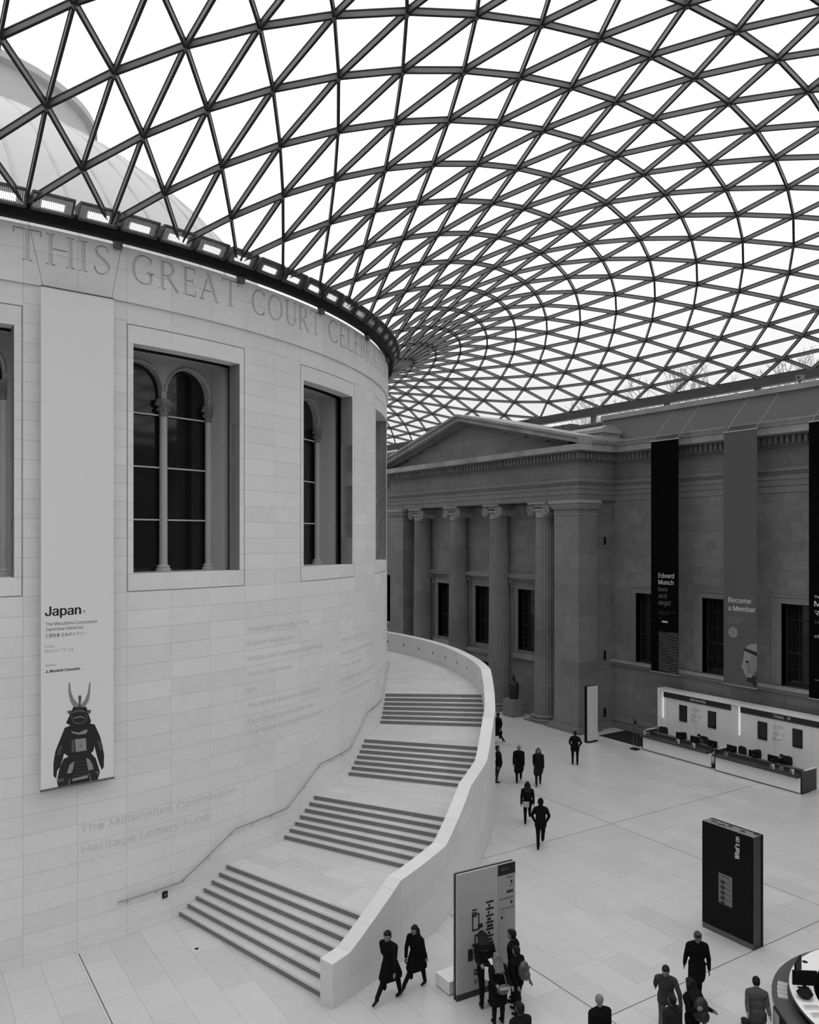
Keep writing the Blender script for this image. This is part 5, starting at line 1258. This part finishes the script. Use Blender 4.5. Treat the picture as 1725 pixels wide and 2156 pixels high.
        for q, ln in zip((-.033, -.011, .011, .033), (.055, .07, .075, .065)):
            b0 = pc + sd * q + d2 * .03; m1 = b0 + d2 * ln * .55; dd = d2 + cur; dd /= np.linalg.norm(dd); f.cap(b0, m1, .0105, .010, SK); f.cap(m1, m1 + dd * ln * .5, .010, .009, SK)
        t0 = pc + sd * .035 - d2 * .015; t1 = t0 + sd * .028 + d2 * .03; f.cap(t0, t1, .013, .011, SK); f.cap(t1, t1 + d2 * .028, .011, .010, SK)
    me0 = f.mesh('person'); ob = bpy.data.objects.new('tmp', me0)
    md = ob.modifiers.new('r', 'REMESH'); md.mode = 'VOXEL'; md.voxel_size = vox; sm = ob.modifiers.new('s', 'SMOOTH'); sm.factor = .5; sm.iterations = 3
    me = evaluate([ob])[0]; me.name = 'person'
    f.classify(me, [M_SKIN, M_HAIR, mat('cloth %.3f' % cols[0], cols[0] * .7, .9, spec=.05), mat('cloth %.3f' % cols[1], cols[1] * .7, .9, spec=.05), M_SHOE, M_EYE])
    o = link('person', me); o.location = (x, y, z); s = h / 1.745; o.scale = (s, s, s); o.rotation_euler = (0, 0, rad(face - 90)); tag(o, label, 'person')
    # hair is a child of its own
    hm = hairm or M_HAIR
    if hair in ('short', 'long', 'cap', 'bun'):
        H = Fig(); H.ell(hc - HF * .03 + HU * .026, (.092, .098, .106), 0); H.ell(hc + HF * .02 + HU * .075, (.075, .075, .048), 0); H.ell(hc - HF * .045 - HU * .02, (.086, .072, .1), 0)
        if hair == 'long':
            for q in range(7):
                dx = (q - 3) * .028; mid = hc + np.array((dx * 1.15, 0, 0)) - HF * (.085 - abs(dx) * .5) - HU * .09; H.cap(hc + np.array((dx, 0, 0)) - HF * .06, mid, .045, .04, 0); H.cap(mid, at(.39 + .012 * (q % 3), dx * 1.3, -.15 + abs(dx) * .4), .04, .03, 0)
            for sg in (-1, 1): H.cap(hc + np.array((sg * .072, 0, 0)) + HU * .02, hc + np.array((sg * .075, 0, 0)) - HU * .13 + HF * .01, .03, .034, 0)
        if hair == 'bun': H.ell(hc - HF * .12 + HU * .05, (.05, .045, .045), 0); H.cap(hc - HF * .11, at(.42, 0, -.12), .03, .02, 0)
        t = bpy.data.objects.new('tmp', H.mesh('hair')); md = t.modifiers.new('r', 'REMESH'); md.mode = 'VOXEL'; md.voxel_size = .012
        hme = evaluate([t])[0]; hme.materials.clear(); hme.materials.append(hm); hme.polygons.foreach_set('use_smooth', [True] * len(hme.polygons)); ho = link('hair', hme, o)
    if hair == 'cap':
        mb = MB().ball(hc + HU * .06 - HF * .01, (.092, .106, .075), 16, 8).ball(hc + HF * .1 + HU * .055, (.07, .07, .012), 12, 6); me2 = mb.mesh('cap'); me2.materials.append(mat('cloth cap', .05, .9)); shade(me2, 60); link('cap', me2, o)
    PEOPLE.append(o); return o
WALK = dict(legs=((24, 10), (-18, 22)), arms=((-20, 6, 14), (22, 6, 22))); WALK2 = dict(legs=((-16, 20), (22, 8)), arms=((20, 6, 22), (-18, 6, 14)))
POCK = ((-16, 22, 34, 30), (-16, 22, 34, 30))
def away(x, y): return math.degrees(math.atan2(y - CAM[1], x - CAM[0]))
person('person in a dark coat walking just past the upper stair parapet', 26.55, -10.48, 10, 1.73, coat='long', legs=((20, 8), (-16, 20)), arms=((10, 10, 10), (25, 35, 10)))
person('person leaning back against the outside of the stair wall', 22.05, -16.15, -36, 1.74, legs=((24, 4), (14, 6)), lean=-10, cols=(.014, .05), coat='short')
person('bald person in a dark coat, left of the pair walking side by side', 22.76, -16.67, away(22.8, -16.7), 1.76, coat='long', hair='none', legs=((10, 4), (-14, 16)), arms=((-12, 8, 10), (8, 5, 12)))
person('person with long hair and a coat, right of the pair walking side by side', 23.32, -17.38, away(23, -17) + 180, 1.74, coat='long', hair='long', hairm=mat('brown-grey hair', .07, .5), legs=((20, 8), (-16, 20)), arms=((-8, 6, 14), (15, 4, 30)), cols=(.02, .016))
person('person standing alone in a dark jacket facing the ticket desks', 27.1, -15.9, away(27, -16) - 8, 1.68, hair='short', legs=((0, 0), (2, 2)), arms=POCK, spread=.03)
p6 = person('person with long dark hair carrying a pale shoulder bag', 19.46, -21.03, away(19.5, -21), 1.68, coat='short', hair='long', legs=((4, 4), (-20, 24)), arms=((10, 10, 20), (-10, 10, 30)))
person('person in a black hooded jacket with hands in pockets', 18.12, -23.28, away(18.1, -23.3) + 4, 1.84, coat='short', hair='hood', legs=((4, 2), (-18, 22)), arms=POCK, vox=.012)
person('person walking beside the foot of the stair wall, nearer the newel', 8.45, -28.5, 205, 1.8, coat='long', hair='short', vox=.0115, lean=10, legs=((24, 8), (-20, 24)), arms=((-18, 8, 14), (20, 8, 20)))
person('person walking beside the stair wall, nearer the information board', 9.28, -28.42, 205, 1.66, coat='long', hair='long', vox=.0115, lean=8, legs=((22, 6), (-22, 30)), arms=((12, 6, 14), (-16, 8, 14)))
person('person bending forward over a leaflet at the information board', 10.22, -30.05, 70, 1.78, coat='short', hair='long', vox=.0115, lean=20, bow=25, legs=((6, 6), (4, 10)), arms=((35, 6, 60), (35, 6, 60)), spread=.03)
g2 = person('person with long fair hair reading a map before the board', 10.03, -30.74, 75, 1.62, coat='long', hair='long', hairm=mat('fair hair', .14, .5), vox=.0115, bow=15, legs=((2, 2), (2, 2)), arms=((30, 8, 70), (20, 8, 60)), spread=.02)
person('taller person in a dark coat close to the information board edge', 10.92, -30.25, 120, 1.76, coat='long', hair='short', vox=.0115, legs=((2, 2), (4, 4)), arms=((20, 8, 60), (5, 8, 30)))
g4 = person('person in dark clothes wearing a shiny backpack at the board', 10.64, -30.72, 100, 1.63, coat='short', hair='short', vox=.0115, legs=((6, 4), (-6, 8)), arms=((10, 6, 30), (10, 6, 30)))
person('person with cropped hair at the bottom edge below the board group', 9.0, -32.74, 80, 1.75, coat='short', hair='short', vox=.0115, cols=(.02, .014), legs=((6, 4), (-6, 8)))
person('person in black at the bottom edge, alone left of the walkers', 10.61, -33.41, 70, 1.75, coat='long', hair='none', vox=.0115, legs=((10, 4), (-10, 12)))
person('leaning person in a grey top striding with one arm swung out', 13.07, -33.1, 215, 1.7, coat='short', hair='short', vox=.0115, lean=16, cols=(.07, .11), legs=((26, 8), (-24, 30)), arms=((-25, 25, 8), (38, 12, 10)))
person('person in a black coat and cap walking by the What\'s on board', 14.67, -32.71, 228, 1.8, coat='long', hair='cap', vox=.0115, bow=14, legs=((18, 8), (-12, 18)), arms=((-8, 12, 14), (8, 12, 14)))
pe = person('person with dark hair and a large backpack, seen from behind', 12.81, -34.03, 80, 1.7, coat='short', hair='long', vox=.0115, bow=12, arms=((45, 10, 80), (30, 10, 70)))
person('person with tied dark hair in a grey jacket at the bottom edge', 12.1, -34.08, 75, 1.6, coat='short', hair='bun', vox=.0115, cols=(.035, .02))
person('person in a patterned grey top leaning at the round desk', 14.12, -34.72, 40, 1.62, coat='short', hair='short', vox=.0115, lean=22, cols=(.10, .03), bow=15, arms=((40, 8, 40), (30, 8, 50)))
person('person of whom only the crown shows at the bottom edge', 12.5, -35.58, 80, 1.7, coat='short', hair='short', vox=.0115)
person('clerk seated behind the Membership counter in a patterned blouse', 33.45, -18.45, 180, 1.62, coat='none', hair='short', legs=((88, 88), (88, 88)), cols=(.10, .015), arms=((20, 8, 70), (20, 8, 70)), vox=.014, bow=10)
person('clerk in dark clothes with long hair seated behind the Tickets counter', 33.45, -23.05, 180, 1.6, coat='none', hair='long', legs=((88, 88), (88, 88)), arms=((20, 8, 70), (20, 8, 70)), vox=.014, bow=10)
# bags and papers
def local(o, pts): return [o.matrix_basis @ Vector(p) for p in pts]
def carried(name, label, cat, host, parts, group=None):
    M = Matrix.LocRotScale(host.location, host.rotation_euler, host.scale); root = None
    t = bpy.data.objects.new(name, None); COL.objects.link(t); t.matrix_basis = Matrix.LocRotScale(host.location, host.rotation_euler, None); tag(t, label, cat, group); WL[t.name] = (0, 0, 0)
    for nm, mb, m in parts:
        mb.v = [tuple(np.array(p) * host.scale[0]) for p in mb.v]; me = mb.mesh(nm); me.materials.append(m); shade(me, 40); link(nm, me, t)
    return t
def pack(w, d, h, z, yb): 
    return MB().ball((0, yb, z), (w, d, h), 16, 10)
M_SHINE = mat('shiny nylon', .07, .3, noise=[(9, .6)])
carried('backpack', 'shiny dark backpack worn before the information board', 'backpack', g4, [('body', pack(.17, .13, .24, 1.2, -.2), M_SHINE), ('pocket', pack(.12, .06, .11, 1.1, -.31), M_SHINE), ('strap', MB().tube([(-.1, -.1, 1.4), (-.11, .1, 1.42), (-.13, .13, 1.2), (-.14, -.06, 1.05)], .016, 6), M_BLACK), ('strap', MB().tube([(.1, -.1, 1.4), (.11, .1, 1.42), (.13, .13, 1.2), (.14, -.06, 1.05)], .016, 6), M_BLACK)])
carried('backpack', 'large plain dark backpack of the person by the lower edge', 'backpack', pe, [('body', pack(.19, .15, .27, 1.2, -.24), mat('dark nylon', .02, .6)), ('pocket', pack(.13, .06, .13, 1.08, -.37), mat('dark nylon', .02)), ('strap', MB().tube([(-.1, -.1, 1.42), (-.11, .1, 1.44), (-.13, .13, 1.2), (-.14, -.06, 1.05)], .016, 6), M_BLACK), ('strap', MB().tube([(.1, -.1, 1.42), (.11, .1, 1.44), (.13, .13, 1.2), (.14, -.06, 1.05)], .016, 6), M_BLACK)])
hb = lambda x, y, z, w, d, h: MB().box(x - w, x + w, y - d, y + d, z - h, z + h)
carried('shoulder_bag', 'pale shoulder bag carried at the back of a walker', 'bag', p6, [('body', hb(-.06, -.17, .86, .13, .05, .10), mat('pale leather', .40, .5)), ('flap', hb(-.06, -.225, .9, .12, .006, .05), mat('pale leather', .40)), ('strap', MB().tube([(-.17, -.16, .95), (-.12, -.13, 1.3), (.06, -.02, 1.48), (.14, .1, 1.3)], .012, 6), M_BLACK)])
carried('shoulder_bag', 'grey slouchy shoulder bag of the fair-haired person', 'bag', g2, [('body', MB().ball((.05, -.2, .95), (.17, .08, .13), 14, 8), M_SHINE), ('flap', hb(.05, -.27, 1.0, .12, .012, .03), M_PALEINK), ('strap', MB().tube([(.16, -.18, 1.02), (.12, -.13, 1.25), (-.05, -.08, 1.46), (-.12, .1, 1.3)], .014, 6), M_GREYINK)])
for nm, lb, pos, rz in (('leaflet', 'white leaflet held up between the readers at the board', (10.12, -30.42, 1.2), .5), ('leaflet', 'folded white map held low by the bending reader', (10.08, -30.32, .95), -.4)):
    t = thing(nm, lb, 'leaflet', pos); t.rotation_euler = (.8, .3, rz)
    for q, b in (('page', (-.11, .0, -.15, .15, 0, .002)), ('second_page', (.001, .11, -.15, .15, 0, .002))):
        me = MB().box(*b).mesh(q); me.materials.append(M_WINK); ob = link(q, me, t); ob.rotation_euler = (0, .15 if q == 'page' else -.15, 0)

for k, (q, lb) in enumerate((((3.35 + 1.9, -23.5), 'small black floor stud left of the stair foot'), ((6.9, -25.9), 'small black floor stud nearest the stair foot'))):
    st = thing('floor_stud', lb, 'floor stud', (q[0], q[1], 0)); MB().lathe([(.05, 0), (.05, .006), (.04, .01)], (q[0], q[1], 0), 14).build('cap', M_BLACK, st); MB().lathe([(.058, 0), (.058, .004)], (q[0], q[1], 0), 14).build('rim', M_STEEL, st)
sc2 = thing('security_camera', 'small boxy security camera on the parapet under the roof edge', 'camera', (35.1, -22.9, 18.78))
bx('housing', M_BEAM, sc2, 34.95, 35.2, -23.1, -22.78, 18.95, 19.2); bx('post', M_STEEL, sc2, 35.05, 35.12, -22.97, -22.9, 18.78, 18.95); MB().tube([(34.955, -22.94, 19.07), (34.93, -22.94, 19.07)], .05, 10).build('lens', M_BLACK, sc2)

# ---------------------------------------------------------------- bare trees beyond the east range
M_TREE = mat('bark paled by glass haze', .52, .9)  # wash-out of the roof glass is put into the bark colour
def tree(x, y, z0, H, seed, label):
    rnd = random.Random(seed); t = thing('bare_tree', label, 'tree', (x, y, z0), 'bare trees beyond the east range'); tr = MB(); br = MB()
    def grow(p, d, L, r, lv):
        q = p + d * L; (tr if lv < 2 else br).tube([p, q], [r, r * .75], 5 if lv < 3 else 3, cap=False)
        if lv >= 7: return
        for k in range(3 if lv < 4 else 2):
            a = np.array((rnd.gauss(0, 1), rnd.gauss(0, 1), rnd.gauss(.3, .6))); nd = d + a * .42; nd /= np.linalg.norm(nd); grow(p + d * L * rnd.uniform(.6, 1), nd, L * rnd.uniform(.66, .84), r * .68, lv + 1)
    grow(np.array((x, y, z0)), np.array((0, 0, 1.0)), H * .27, .42, 0)
    tr.build('trunk', M_TREE, t); tag(br.build('twigs', M_TREE, t), kind='stuff')
tree(62, 14, 8, 24, 3, 'bare pale tree seen through the roof, nearest the pediment'); tree(61, 4, 8, 23, 5, 'bare pale tree seen through the roof, above the black banner beside the pier'); tree(60, -4.5, 8, 21, 9, 'bare pale tree seen through the roof, above the grey banner')
tree(59, -12, 8, 20, 12, 'bare pale tree seen through the roof, nearest the right edge')
bx('street', mat('pale street', .5, .9), setting('floor_outside', 'pale ground outside the court'), 37, 120, -90, 80, 7.6, 8.0)
bpy.data.scenes.remove(TS)
bpy.context.view_layer.update()
